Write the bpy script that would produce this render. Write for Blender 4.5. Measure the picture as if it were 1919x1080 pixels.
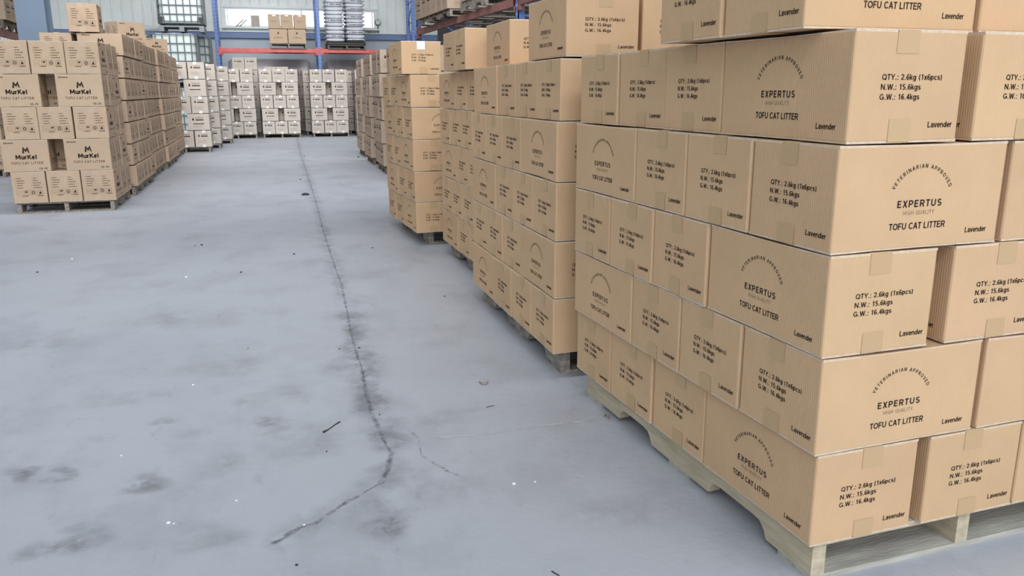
import bpy, math, random
from mathutils import Matrix, Vector

for _o in list(bpy.data.objects):
    bpy.data.objects.remove(_o)
S = bpy.context.scene
COL = S.collection
R = random.Random(11)
PI = math.pi
PH = 0.115                      # height of a loaded pallet's deck above the floor

# ---------------------------------------------------------------- camera
CAM = Vector((-1.2897, -1.4827, 1.1176 + PH))
YAW, PITCH, ROLL, FPX = 0.33011, 0.23801, -0.00358, 1518.2
_f = Vector((math.sin(YAW) * math.cos(PITCH), math.cos(YAW) * math.cos(PITCH), -math.sin(PITCH)))
_r = Vector((math.cos(YAW), -math.sin(YAW), 0))
_u = _r.cross(_f)
_r2 = math.cos(ROLL) * _r + math.sin(ROLL) * _u
_u2 = -math.sin(ROLL) * _r + math.cos(ROLL) * _u
cd = bpy.data.cameras.new('camera')
cd.sensor_width = 36.0
cd.lens = FPX / 1919.0 * 36.0
cd.clip_start, cd.clip_end = 0.05, 200
cam = bpy.data.objects.new('camera', cd)
COL.objects.link(cam)
cam.matrix_world = Matrix(((_r2.x, _u2.x, -_f.x, CAM.x), (_r2.y, _u2.y, -_f.y, CAM.y), (_r2.z, _u2.z, -_f.z, CAM.z), (0, 0, 0, 1)))
S.camera = cam

# ---------------------------------------------------------------- world, lights, exposure
w = bpy.data.worlds.new('daylight')
S.world = w
w.use_nodes = True
w.node_tree.nodes['Background'].inputs[0].default_value = (0.86, 0.93, 1.0, 1)
w.node_tree.nodes['Background'].inputs[1].default_value = 1.5

def area(name, loc, rot, sx, sy, power, col=(1, 1, 1), spread=180):
    l = bpy.data.lights.new(name, 'AREA')
    l.shape = 'RECTANGLE'
    l.size, l.size_y, l.energy, l.color, l.spread = sx, sy, power, col, math.radians(spread)
    o = bpy.data.objects.new(name, l)
    COL.objects.link(o)
    o.location, o.rotation_euler = loc, rot
    return o

area('loading_door_daylight', (-0.6, -7.4, 2.7), (PI / 2, 0, 0), 8.5, 4.8, 125, (0.93, 0.975, 1.0))
for _y, _p in ((-4.5, 115), (1.5, 190), (7.5, 220), (13.5, 215), (19.0, 132)):      # unseen lights added overhead, tilted to favour the carton fronts
    area('roof_fill_light', (-1.2 + _y * 0.045, _y, 6.2), (math.radians(47), 0, 0), 8.0, 1.5, _p, (0.95, 0.975, 1.0), 120)
S.view_settings.view_transform = 'Standard'
S.view_settings.look = 'None'
S.view_settings.gamma = 1.0
S.view_settings.use_curve_mapping = False
S.view_settings.exposure = 0.3

# ---------------------------------------------------------------- helpers
def tag(o, label=None, cat=None, group=None, kind=None):
    if label: o['label'] = label
    if cat: o['category'] = cat
    if group: o['group'] = group
    if kind: o['kind'] = kind
    return o

def empty(name, loc, rz=0.0):
    o = bpy.data.objects.new(name, None)
    COL.objects.link(o)
    o.location = loc
    o.rotation_euler = (0, 0, rz)
    o.empty_display_size = 0.1
    return o

class MB:
    """collects geometry for ONE mesh"""
    def __init__(s):
        s.v, s.f, s.m, s.uv = [], [], [], {}
    def quad(s, pts, m=0):
        n = len(s.v)
        s.v += [tuple(p) for p in pts]
        s.f.append(tuple(range(n, n + len(pts))))
        s.m.append(m)
    def box(s, x0, x1, y0, y1, z0, z1, m=0):
        n = len(s.v)
        s.v += [(x0, y0, z0), (x1, y0, z0), (x1, y1, z0), (x0, y1, z0), (x0, y0, z1), (x1, y0, z1), (x1, y1, z1), (x0, y1, z1)]
        for q in ((0, 3, 2, 1), (4, 5, 6, 7), (0, 1, 5, 4), (1, 2, 6, 5), (2, 3, 7, 6), (3, 0, 4, 7)):
            s.f.append(tuple(n + i for i in q)); s.m.append(m)
    def rbox(s, x0, x1, y0, y1, z0, z1, r, m=0, seg=2, inset=None):
        """box with rounded vertical edges and eased top and bottom rims"""
        pts = []
        for cx, cy, a0 in ((x1 - r, y1 - r, 0), (x0 + r, y1 - r, 90), (x0 + r, y0 + r, 180), (x1 - r, y0 + r, 270)):
            for k in range(seg + 1):
                a = math.radians(a0 + 90 * k / seg)
                pts.append((cx + r * math.cos(a), cy + r * math.sin(a), cx, cy))
        e = r * 0.6 if inset is None else inset
        rings = [(z0, e), (z0 + e, 0), (z1 - e, 0), (z1, e)]
        n0 = len(s.v)
        for z, ins in rings:
            for x, y, cx, cy in pts:
                d = math.hypot(x - cx, y - cy) or 1
                s.v.append((x - (x - cx) / d * ins, y - (y - cy) / d * ins, z))
        k = len(pts)
        for a in range(3):
            for i in range(k):
                j = (i + 1) % k
                s.f.append((n0 + a * k + i, n0 + a * k + j, n0 + (a + 1) * k + j, n0 + (a + 1) * k + i)); s.m.append(m)
        s.f.append(tuple(n0 + i for i in reversed(range(k)))); s.m.append(m)
        s.f.append(tuple(n0 + 3 * k + i for i in range(k))); s.m.append(m)
    def prism(s, poly, axis, a, b, m=0):
        """extrude polygon (list of 2-D points) along axis 'x','y','z' from a to b"""
        def p3(p, t):
            return {'x': (t, p[0], p[1]), 'y': (p[0], t, p[1]), 'z': (p[0], p[1], t)}[axis]
        n = len(s.v); k = len(poly)
        s.v += [p3(p, a) for p in poly] + [p3(p, b) for p in poly]
        for i in range(k):
            j = (i + 1) % k
            s.f.append((n + i, n + j, n + k + j, n + k + i)); s.m.append(m)
        s.f.append(tuple(n + i for i in reversed(range(k)))); s.m.append(m)
        s.f.append(tuple(n + k + i for i in range(k))); s.m.append(m)
    def tube(s, pts, r, n=8, m=0, cap=True):
        pts = [Vector(p) for p in pts]
        rings = []
        for i, p in enumerate(pts):
            d = (pts[min(i + 1, len(pts) - 1)] - pts[max(i - 1, 0)]).normalized()
            a = d.cross(Vector((0, 0, 1)))
            if a.length < 1e-3: a = d.cross(Vector((1, 0, 0)))
            a.normalize(); b = d.cross(a)
            rr = r[i] if isinstance(r, (list, tuple)) else r
            rings.append(len(s.v))
            s.v += [tuple(p + rr * (math.cos(2 * PI * k / n) * a + math.sin(2 * PI * k / n) * b)) for k in range(n)]
        for q in range(len(rings) - 1):
            for k in range(n):
                j = (k + 1) % n
                s.f.append((rings[q] + k, rings[q] + j, rings[q + 1] + j, rings[q + 1] + k)); s.m.append(m)
        if cap:
            s.f.append(tuple(rings[0] + k for k in reversed(range(n)))); s.m.append(m)
            s.f.append(tuple(rings[-1] + k for k in range(n))); s.m.append(m)
    def mesh(s, name, mats, smooth=False):
        me = bpy.data.meshes.new(name)
        me.from_pydata(s.v, [], s.f)
        for mm in mats: me.materials.append(mm)
        me.polygons.foreach_set('material_index', s.m)
        if smooth: me.polygons.foreach_set('use_smooth', [True] * len(s.f))
        me.validate(); me.update()
        import bmesh as _bm
        b = _bm.new(); b.from_mesh(me)
        solid = [f for f in b.faces if len(mats) < 2 or f.material_index == 0]
        if solid: _bm.ops.recalc_face_normals(b, faces=solid)
        b.to_mesh(me); b.free()
        return me
    def build(s, name, mats, parent=None, loc=(0, 0, 0), rz=0.0, smooth=False):
        if not isinstance(mats, (list, tuple)): mats = [mats]
        o = bpy.data.objects.new(name, s.mesh(name, mats, smooth))
        COL.objects.link(o)
        o.location = loc; o.rotation_euler = (0, 0, rz)
        if parent: o.parent = parent
        return o

def copy_tree(o, parent=None):
    c = o.copy()
    COL.objects.link(c)
    c.parent = parent
    for ch in o.children: copy_tree(ch, c)
    return c

# ---------------------------------------------------------------- materials
def mat(name, col, rough=0.7, metal=0.0, spec=0.4, vary=0.0, noise=0.0, nscale=8.0, bump=0.0, bscale=40.0, col2=None, stretch=(1, 1, 1), trans=0.0, alpha=1.0, coat=0.0):
    m = bpy.data.materials.new(name)
    m.use_nodes = True
    nt = m.node_tree; N = nt.nodes; L = nt.links
    b = N['Principled BSDF']
    b.inputs['Base Color'].default_value = (*col, 1)
    b.inputs['Roughness'].default_value = rough
    b.inputs['Metallic'].default_value = metal
    b.inputs['Specular IOR Level'].default_value = spec
    b.inputs['Transmission Weight'].default_value = trans
    b.inputs['Alpha'].default_value = alpha
    b.inputs['Coat Weight'].default_value = coat
    out = None
    tc = N.new('ShaderNodeTexCoord')
    mp = N.new('ShaderNodeMapping'); mp.inputs['Scale'].default_value = stretch
    L.new(tc.outputs['Object'], mp.inputs['Vector'])
    if noise or col2:
        nz = N.new('ShaderNodeTexNoise'); nz.inputs['Scale'].default_value = nscale; nz.inputs['Detail'].default_value = 6; nz.inputs['Roughness'].default_value = 0.6
        L.new(mp.outputs[0], nz.inputs['Vector'])
        cr = N.new('ShaderNodeValToRGB')
        c2 = col2 or tuple(max(0, c * (1 - noise)) for c in col)
        c1 = col if col2 else tuple(min(1, c * (1 + noise)) for c in col)
        cr.color_ramp.elements[0].position, cr.color_ramp.elements[1].position = 0.32, 0.68
        cr.color_ramp.elements[0].color, cr.color_ramp.elements[1].color = (*c2, 1), (*c1, 1)
        L.new(nz.outputs['Fac'], cr.inputs['Fac'])
        out = cr.outputs['Color']
    if vary:
        oi = N.new('ShaderNodeObjectInfo')
        mr = N.new('ShaderNodeMapRange'); mr.inputs['To Min'].default_value = 1 - vary; mr.inputs['To Max'].default_value = 1 + vary
        L.new(oi.outputs['Random'], mr.inputs['Value'])
        hv = N.new('ShaderNodeHueSaturation')
        if out is not None: L.new(out, hv.inputs['Color'])
        else: hv.inputs['Color'].default_value = (*col, 1)
        L.new(mr.outputs[0], hv.inputs['Value'])
        ml = N.new('ShaderNodeMath'); ml.operation = 'MULTIPLY_ADD'; ml.inputs[1].default_value = 0.005; ml.inputs[2].default_value = 0.4975
        sn = N.new('ShaderNodeMath'); sn.operation = 'FRACT'
        m7 = N.new('ShaderNodeMath'); m7.operation = 'MULTIPLY'; m7.inputs[1].default_value = 7.31
        L.new(oi.outputs['Random'], m7.inputs[0]); L.new(m7.outputs[0], sn.inputs[0]); L.new(sn.outputs[0], ml.inputs[0]); L.new(ml.outputs[0], hv.inputs['Hue'])
        out = hv.outputs['Color']
    if out is not None: L.new(out, b.inputs['Base Color'])
    if bump:
        n2 = N.new('ShaderNodeTexNoise'); n2.inputs['Scale'].default_value = bscale; n2.inputs['Detail'].default_value = 4
        L.new(mp.outputs[0], n2.inputs['Vector'])
        bp = N.new('ShaderNodeBump'); bp.inputs['Strength'].default_value = bump; bp.inputs['Distance'].default_value = 0.01
        L.new(n2.outputs['Fac'], bp.inputs['Height']); L.new(bp.outputs[0], b.inputs['Normal'])
    return m

def kraft(name, col):
    """cardboard: faint vertical flutes, blotches, every box its own tone"""
    m = mat(name, col, rough=0.72, spec=0.22, vary=0.04, noise=0.045, nscale=5.0)
    nt = m.node_tree; N = nt.nodes; L = nt.links
    tc = N.new('ShaderNodeTexCoord')
    sp = N.new('ShaderNodeSeparateXYZ'); L.new(tc.outputs['Object'], sp.inputs[0])
    ad = N.new('ShaderNodeMath'); ad.operation = 'ADD'; L.new(sp.outputs[0], ad.inputs[0]); L.new(sp.outputs[1], ad.inputs[1])
    mu = N.new('ShaderNodeMath'); mu.operation = 'MULTIPLY'; mu.inputs[1].default_value = 900.0; L.new(ad.outputs[0], mu.inputs[0])
    si = N.new('ShaderNodeMath'); si.operation = 'SINE'; L.new(mu.outputs[0], si.inputs[0])
    nz = N.new('ShaderNodeTexNoise'); nz.inputs['Scale'].default_value = 6.0; nz.inputs['Detail'].default_value = 3; L.new(tc.outputs['Object'], nz.inputs['Vector'])
    m2 = N.new('ShaderNodeMath'); m2.operation = 'MULTIPLY'; m2.inputs[1].default_value = 0.035; L.new(si.outputs[0], m2.inputs[0])
    a2 = N.new('ShaderNodeMath'); a2.operation = 'ADD'; L.new(m2.outputs[0], a2.inputs[0]); L.new(nz.outputs['Fac'], a2.inputs[1])
    bp = N.new('ShaderNodeBump'); bp.inputs['Strength'].default_value = 0.35; bp.inputs['Distance'].default_value = 0.012
    L.new(a2.outputs[0], bp.inputs['Height']); L.new(bp.outputs[0], N['Principled BSDF'].inputs['Normal'])
    return m

K_EXP = kraft('kraft_warm', (0.585, 0.386, 0.228))
K_MUR = kraft('kraft_plain', (0.50, 0.365, 0.255))
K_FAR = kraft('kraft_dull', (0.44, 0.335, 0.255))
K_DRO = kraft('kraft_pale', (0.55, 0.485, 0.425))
INK = mat('brown_black_ink', (0.045, 0.030, 0.022), rough=0.8, spec=0.1)
INK_F = mat('worn_ink', (0.20, 0.145, 0.10), rough=0.8, spec=0.1)
FLAP = mat('cut_board_edge', (0.62, 0.49, 0.37), rough=0.8, spec=0.2, noise=0.12, nscale=60)
TAPE = mat('buff_packing_tape', (0.525, 0.355, 0.20), rough=0.5, spec=0.25, bump=0.1, bscale=20)
TAPEM = mat('thin_clear_tape', (0.50, 0.375, 0.27), rough=0.45, spec=0.35)
TAPEW = mat('glint_white_tape', (0.82, 0.80, 0.78), rough=0.2, spec=0.6)  # glints on the far cartons' tape, painted in as a white colour
DIAL_GLARE = mat('dial_and_glare_white', (0.85, 0.83, 0.80), rough=0.7)  # white of the gauge dial, also of glare painted on cartons
WOOD = mat('pale_pallet_wood', (0.60, 0.52, 0.385), rough=0.85, spec=0.2, col2=(0.40, 0.34, 0.245), nscale=5, stretch=(6, 1, 9), bump=0.25, bscale=30)
WOODL = mat('light_grey_wood', (0.50, 0.48, 0.43), rough=0.85, spec=0.2, col2=(0.33, 0.31, 0.28), nscale=5, stretch=(1, 6, 9), bump=0.25, bscale=30)
WOODG = mat('weathered_pallet_wood', (0.40, 0.36, 0.32), rough=0.9, spec=0.15, col2=(0.18, 0.155, 0.13), nscale=6, stretch=(6, 1.5, 8), bump=0.3, bscale=30)
WOODD = mat('dark_pallet_wood', (0.26, 0.215, 0.17), rough=0.9, spec=0.15, col2=(0.12, 0.10, 0.08), nscale=6, stretch=(6, 1.5, 8), bump=0.3, bscale=30)
BLUE = mat('blue_rack_paint', (0.13, 0.22, 0.52), rough=0.45, noise=0.12, nscale=6)
HOLE = mat('pale_slot', (0.34, 0.40, 0.60), rough=0.6)
RED = mat('red_rack_paint', (0.62, 0.13, 0.12), rough=0.45, noise=0.15, nscale=5)
REDD = mat('dusty_red_rack_paint', (0.30, 0.13, 0.115), rough=0.6, noise=0.2, nscale=5)
COLU = mat('grey_blue_column_paint', (0.185, 0.245, 0.325), rough=0.5, noise=0.06, nscale=2)
GIRT = mat('blue_girt_paint', (0.20, 0.27, 0.46), rough=0.5, noise=0.1, nscale=2)
STEEL = mat('galvanised_tube', (0.20, 0.22, 0.23), rough=0.5, metal=0.3)
TANK = mat('milky_plastic_tank', (0.64, 0.70, 0.68), rough=0.35, spec=0.5, noise=0.05, nscale=3)
TANKG = mat('grey_green_tank', (0.42, 0.48, 0.47), rough=0.4, spec=0.5, noise=0.08, nscale=3)
BLACKP = mat('black_plastic', (0.03, 0.032, 0.034), rough=0.5)
SACK = mat('white_woven_sack', (0.78, 0.79, 0.83), rough=0.6, spec=0.3, noise=0.10, nscale=9, bump=0.6, bscale=14)
FILM = mat('grey_shrink_film', (0.34, 0.31, 0.32), rough=0.3, spec=0.6, col2=(0.22, 0.19, 0.195), nscale=1.2, stretch=(5, 1, 1), bump=0.3, bscale=5)
FILMW = mat('white_shrink_film', (0.40, 0.375, 0.39), rough=0.25, spec=0.6, col2=(0.25, 0.22, 0.23), nscale=0.8, stretch=(0.6, 1, 3), bump=0.2, bscale=5)
FRAMEW = mat('white_window_frame', (0.80, 0.84, 0.84), rough=0.4)
TWIG = mat('dry_twig', (0.05, 0.04, 0.035), rough=0.9)
LEAF = mat('dry_leaf', (0.30, 0.27, 0.22), rough=0.8)
CHIP = mat('white_chip', (0.86, 0.86, 0.86), rough=0.6)
GRIT = mat('dark_grit', (0.05, 0.05, 0.055), rough=0.9)

# ---------------------------------------------------------------- lettering -> triangles
_cache = {}
def glyphs(txt, size, bold=0.0, shear=0.0, space=1.0):
    key = (txt, size, bold, shear, space)
    if key not in _cache:
        c = bpy.data.curves.new('lettering', 'FONT')
        c.body, c.size, c.offset, c.shear, c.space_character = txt, size, bold, shear, space
        c.align_x = 'CENTER'; c.resolution_u = 2
        o = bpy.data.objects.new('lettering', c)
        COL.objects.link(o)
        dg = bpy.context.evaluated_depsgraph_get()
        dg.update()
        me = o.evaluated_get(dg).to_mesh()
        vs = [(v.co.x, v.co.y) for v in me.vertices]
        fs = [tuple(p.vertices) for p in me.polygons]
        o.evaluated_get(dg).to_mesh_clear()
        bpy.data.objects.remove(o); bpy.data.curves.remove(c)
        _cache[key] = (vs, fs)
    return _cache[key]

def _arc(cx, cy, rx, ry, a0, a1, n=9):
    return [(cx + rx * math.cos(math.radians(a0 + (a1 - a0) * i / n)), cy + ry * math.sin(math.radians(a0 + (a1 - a0) * i / n))) for i in range(n + 1)]
_e = lambda cx, cy, rx, ry: _arc(cx, cy, rx, ry, 0, 360, 14)
GROTESK = {   # plain sans-serif letters drawn as centre lines, cap height 1: (advance, strokes)
 'A': (.76, [[(.07, 0), (.38, 1)], [(.38, 1), (.69, 0)], [(.18, .32), (.58, .32)]]),
 'C': (.80, [_arc(.43, .5, .33, .42, 42, 318, 14)]), 'D': (.80, [[(.10, 0), (.10, 1)], [(.10, .92), (.36, .92)] + _arc(.36, .5, .34, .42, 90, -90, 12)[1:] + [(.10, .08)]]),
 'E': (.68, [[(.10, 0), (.10, 1)], [(.10, .92), (.62, .92)], [(.10, .51), (.57, .51)], [(.10, .08), (.63, .08)]]),
 'F': (.64, [[(.10, 0), (.10, 1)], [(.10, .92), (.60, .92)], [(.10, .49), (.54, .49)]]),
 'G': (.86, [_arc(.44, .5, .34, .42, 42, 330, 14), [(.46, .44), (.80, .44)], [(.73, .44), (.73, .06)]]),
 'H': (.80, [[(.10, 0), (.10, 1)], [(.68, 0), (.68, 1)], [(.10, .52), (.68, .52)]]), 'I': (.30, [[(.15, 0), (.15, 1)]]),
 'L': (.62, [[(.10, 0), (.10, 1)], [(.10, .08), (.58, .08)]]), 'N': (.80, [[(.10, 0), (.10, 1)], [(.68, 0), (.68, 1)], [(.12, .97), (.66, .03)]]),
 'O': (.88, [_e(.44, .5, .35, .42)]), 'P': (.72, [[(.10, 0), (.10, 1)], [(.10, .92), (.40, .92)] + _arc(.40, .68, .24, .24, 90, -90, 8)[1:] + [(.10, .44)]]),
 'Q': (.88, [_e(.44, .5, .35, .42), [(.52, .26), (.80, .0)]]),
 'R': (.76, [[(.10, 0), (.10, 1)], [(.10, .92), (.42, .92)] + _arc(.42, .69, .24, .23, 90, -90, 8)[1:] + [(.10, .46)], [(.40, .46), (.67, 0)]]),
 'S': (.72, [_arc(.36, .715, .25, .205, 28, 262, 9) + _arc(.36, .285, .27, .205, 86, -152, 9)]),
 'T': (.66, [[(.33, 0), (.33, 1)], [(.02, .92), (.64, .92)]]), 'U': (.80, [[(.10, 1), (.10, .38)] + _arc(.39, .38, .29, .30, 180, 360, 9)[1:] + [(.68, 1)]]),
 'V': (.72, [[(.06, 1), (.36, 0)], [(.36, 0), (.66, 1)]]), 'W': (1.0, [[(.05, 1), (.27, 0)], [(.27, 0), (.50, .96)], [(.50, .96), (.73, 0)], [(.73, 0), (.95, 1)]]),
 'X': (.72, [[(.08, 0), (.64, 1)], [(.08, 1), (.64, 0)]]), 'Y': (.70, [[(.05, 1), (.35, .42)], [(.65, 1), (.35, .42)], [(.35, .45), (.35, 0)]]),
 'a': (.58, [_arc(.28, .48, .20, .18, 165, 0, 7) + [(.48, 0)], [(.48, .42), (.27, .39)] + _arc(.26, .23, .18, .155, 90, 270, 7)[1:] + [(.48, .15)]]),
 'c': (.54, [_arc(.29, .36, .21, .29, 45, 315, 10)]), 'd': (.62, [[(.50, 0), (.50, 1)], _e(.29, .36, .21, .29)]),
 'e': (.58, [[(.09, .37), (.50, .37)], _arc(.29, .36, .21, .29, 0, 318, 12)]), 'g': (.62, [_e(.29, .37, .21, .28), [(.50, .72), (.50, -.05)] + _arc(.29, -.05, .21, .15, 0, -150, 7)[1:]]),
 'k': (.54, [[(.08, 0), (.08, 1)], [(.46, .72), (.10, .30)], [(.22, .44), (.48, 0)]]), 'n': (.60, [[(.08, 0), (.08, .72)], _arc(.29, .42, .21, .23, 180, 0, 8) + [(.50, 0)]]),
 'p': (.62, [[(.08, .72), (.08, -.24)], _e(.30, .36, .21, .29)]), 'r': (.40, [[(.08, 0), (.08, .72)], _arc(.31, .40, .23, .25, 180, 80, 6)]),
 's': (.53, [_arc(.26, .52, .17, .135, 22, 265, 8) + _arc(.26, .205, .19, .135, 85, -158, 8)]), 'v': (.54, [[(.06, .73), (.27, 0)], [(.27, 0), (.48, .73)]]),
 'x': (.54, [[(.06, 0), (.47, .73)], [(.06, .73), (.47, 0)]]), '1': (.56, [[(.14, .76), (.33, .94)], [(.33, 1), (.33, 0)]]),
 '2': (.58, [_arc(.28, .68, .20, .24, 170, -38, 9) + [(.09, .08)], [(.05, .08), (.52, .08)]]), '4': (.58, [[(.39, 0), (.39, 1)], [(.39, .97), (.08, .30)], [(.03, .27), (.54, .27)]]),
 '5': (.58, [[(.49, .92), (.15, .92), (.11, .50)], _arc(.28, .31, .21, .24, 130, -152, 9)]), '6': (.58, [_e(.29, .30, .20, .225), _arc(.31, .46, .22, .46, 205, 48, 8)]),
 'M': (.98, [[(.12, 0), (.12, 1)], [(.86, 0), (.86, 1)], [(.13, .98), (.49, .25)], [(.49, .25), (.85, .98)]]), 'K': (.80, [[(.12, 0), (.12, 1)], [(.70, 1), (.14, .40)], [(.32, .56), (.74, 0)]]),
 'u': (.66, [[(.12, .74), (.12, .30)] + _arc(.33, .30, .21, .22, 180, 360, 8)[1:], [(.54, .74), (.54, 0)]]), 'l': (.30, [[(.15, 0), (.15, 1)]]),
 '3': (.58, [_arc(.27, .71, .20, .21, 160, -90, 8) + _arc(.27, .285, .22, .205, 90, -155, 8)]),
 '.': (.30, [[(.15, 0), (.15, .17)]]), ':': (.30, [[(.15, 0), (.15, .17)], [(.15, .55), (.15, .72)]]),
 '(': (.36, [_arc(.42, .40, .28, .66, 128, 232, 7)]), ')': (.36, [_arc(-.06, .40, .28, .66, 52, -52, 7)]), ' ': (.32, []),
}
def grotesk(txt, t=.17, space=.06):
    """polygons of a line of text in cap-height units, and its width"""
    out = []; x = 0.0
    for ch in txt:
        adv, strokes = GROTESK[ch]
        for st in strokes:
            n = len(st); closed = n > 3 and math.hypot(st[0][0] - st[-1][0], st[0][1] - st[-1][1]) < 1e-6
            off = []
            for i, p in enumerate(st):
                a = st[i - 1] if i else (st[-2] if closed else None)
                b = st[i + 1] if i < n - 1 else (st[1] if closed else None)
                d = [0, 0]
                dirs = []
                for u, v in ((a, p), (p, b)):
                    if u is None or v is None: continue
                    q = math.hypot(v[0] - u[0], v[1] - u[1]) or 1
                    dirs.append(((v[0] - u[0]) / q, (v[1] - u[1]) / q))
                nx, ny = -sum(q[1] for q in dirs), sum(q[0] for q in dirs)
                q = math.hypot(nx, ny) or 1; nx /= q; ny /= q
                k = t / 2
                if len(dirs) == 2:
                    c = nx * -dirs[0][1] + ny * dirs[0][0]
                    k = t / 2 / max(.45, c)
                off.append((nx * k, ny * k))
            for i in range(n - 1):
                p, q, m, w_ = st[i], st[i + 1], off[i], off[i + 1]
                out.append([(x + p[0] - m[0], p[1] - m[1]), (x + q[0] - w_[0], q[1] - w_[1]), (x + q[0] + w_[0], q[1] + w_[1]), (x + p[0] + m[0], p[1] + m[1])])
        x += adv + space
    return out, x - space

class Face2D:
    """2-D print on one box side: collects polygons (x right, z up), placed later"""
    def __init__(s): s.p = []
    def text(s, txt, x, z, size, width=None, bold=0.0, shear=0.0, align='c', m=1, space=1.0, rot=0.0):
        vs, fs = glyphs(txt, size, bold, shear, space)
        if not vs: return
        x0, x1 = min(v[0] for v in vs), max(v[0] for v in vs)
        k = (width / (x1 - x0)) if width else 1.0
        ox = {'c': -(x0 + x1) / 2, 'l': -x0, 'r': -x1}[align]
        ca, sa = math.cos(rot), math.sin(rot)
        q = []
        for a, b in vs:
            a = (a + ox) * k
            q.append((x + a * ca - b * sa, z + a * sa + b * ca))
        for f in fs: s.p.append(([q[i] for i in f], m))
    def line(s, txt, x, z, cap, width, t=.17, align='c', m=1, space=.06, rot=0.0):
        """a line of grotesque lettering: cap height and overall width in metres"""
        ps, wd = grotesk(txt, t, space)
        kx = width / wd if width else cap
        ox = {'c': -wd / 2, 'l': 0.0, 'r': -wd}[align]
        ca, sa = math.cos(rot), math.sin(rot)
        for p in ps:
            q = []
            for a, b in p:
                a, b = (a + ox) * kx, b * cap
                q.append((x + a * ca - b * sa, z + a * sa + b * ca))
            s.p.append((q, m))
    def rect(s, x0, x1, z0, z1, m=1): s.p.append(([(x0, z0), (x1, z0), (x1, z1), (x0, z1)], m))
    def poly(s, pts, m=1): s.p.append((pts, m))
    def frame(s, x, z, a, t, m=1):
        s.rect(x - a, x + a, z - a, z - a + t, m); s.rect(x - a, x + a, z + a - t, z + a, m)
        s.rect(x - a, x - a + t, z - a, z + a, m); s.rect(x + a - t, x + a, z - a, z + a, m)
    def disc(s, x, z, r, m=1, a0=0, a1=360, n=14):
        s.p.append(([(x + r * math.cos(math.radians(a0 + (a1 - a0) * i / n)), z + r * math.sin(math.radians(a0 + (a1 - a0) * i / n))) for i in range(n + 1)], m))
    def ring(s, x, z, r, t, m=1, a0=0, a1=360, n=12):
        for i in range(n):
            a, b = math.radians(a0 + (a1 - a0) * i / n), math.radians(a0 + (a1 - a0) * (i + 1) / n)
            s.p.append(([(x + r * math.cos(a), z + r * math.sin(a)), (x + r * math.cos(b), z + r * math.sin(b)), (x + (r - t) * math.cos(b), z + (r - t) * math.sin(b)), (x + (r - t) * math.cos(a), z + (r - t) * math.sin(a))], m))

def print_expertus():
    lg = Face2D()
    lg.line('EXPERTUS', -0.005, 0.101, 0.0165, 0.132, .19, space=.22)
    lg.line('HIGH QUALITY', -0.005, 0.083, 0.0100, 0.093, .09, m=2, space=.16)
    lg.line('TOFU CAT LITTER', -0.005, 0.049, 0.0155, 0.168, .18)
    lg.line('Lavender', 0.178, 0.031, 0.0135, 0.067, .17)
    word = 'VETERINARIAN APPROVED'
    rad, cz, half = 0.092, 0.100, math.radians(63)
    cum = [0.0]
    for ch in word: cum.append(cum[-1] + GROTESK[ch][0] + .22)
    for i, ch in enumerate(word):
        a = -half + 2 * half * ((cum[i] + cum[i + 1]) / 2) / cum[-1]
        lg.line(ch, -0.003 + rad * math.sin(a), cz + rad * math.cos(a), 0.0095, None, .16, rot=-a)
    sh = Face2D()
    sh.line('QTY.: 2.6kg (1x6pcs)', -0.077, 0.140, 0.0125, 0.171, .17, align='l')
    sh.line('N.W.: 15.6kgs', -0.078, 0.1185, 0.0125, 0.113, .17, align='l')
    sh.line('G.W.: 16.4kgs', -0.079, 0.097, 0.0125, 0.113, .17, align='l')
    sh.line('Lavender', 0.103, 0.034, 0.0135, 0.072, .17)
    return lg, sh

def dashes(fc, x, z, lens, step, t, m=1):
    rr = random.Random(5)
    for i, n in enumerate(lens):
        zz = z - i * step
        fc.rect(x - 0.012, x - 0.006, zz, zz + t, 2)
        a = x
        while a < x + n:
            b = min(x + n, a + rr.uniform(0.009, 0.02))
            fc.rect(a, b, zz, zz + t, m); a = b + 0.003

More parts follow.
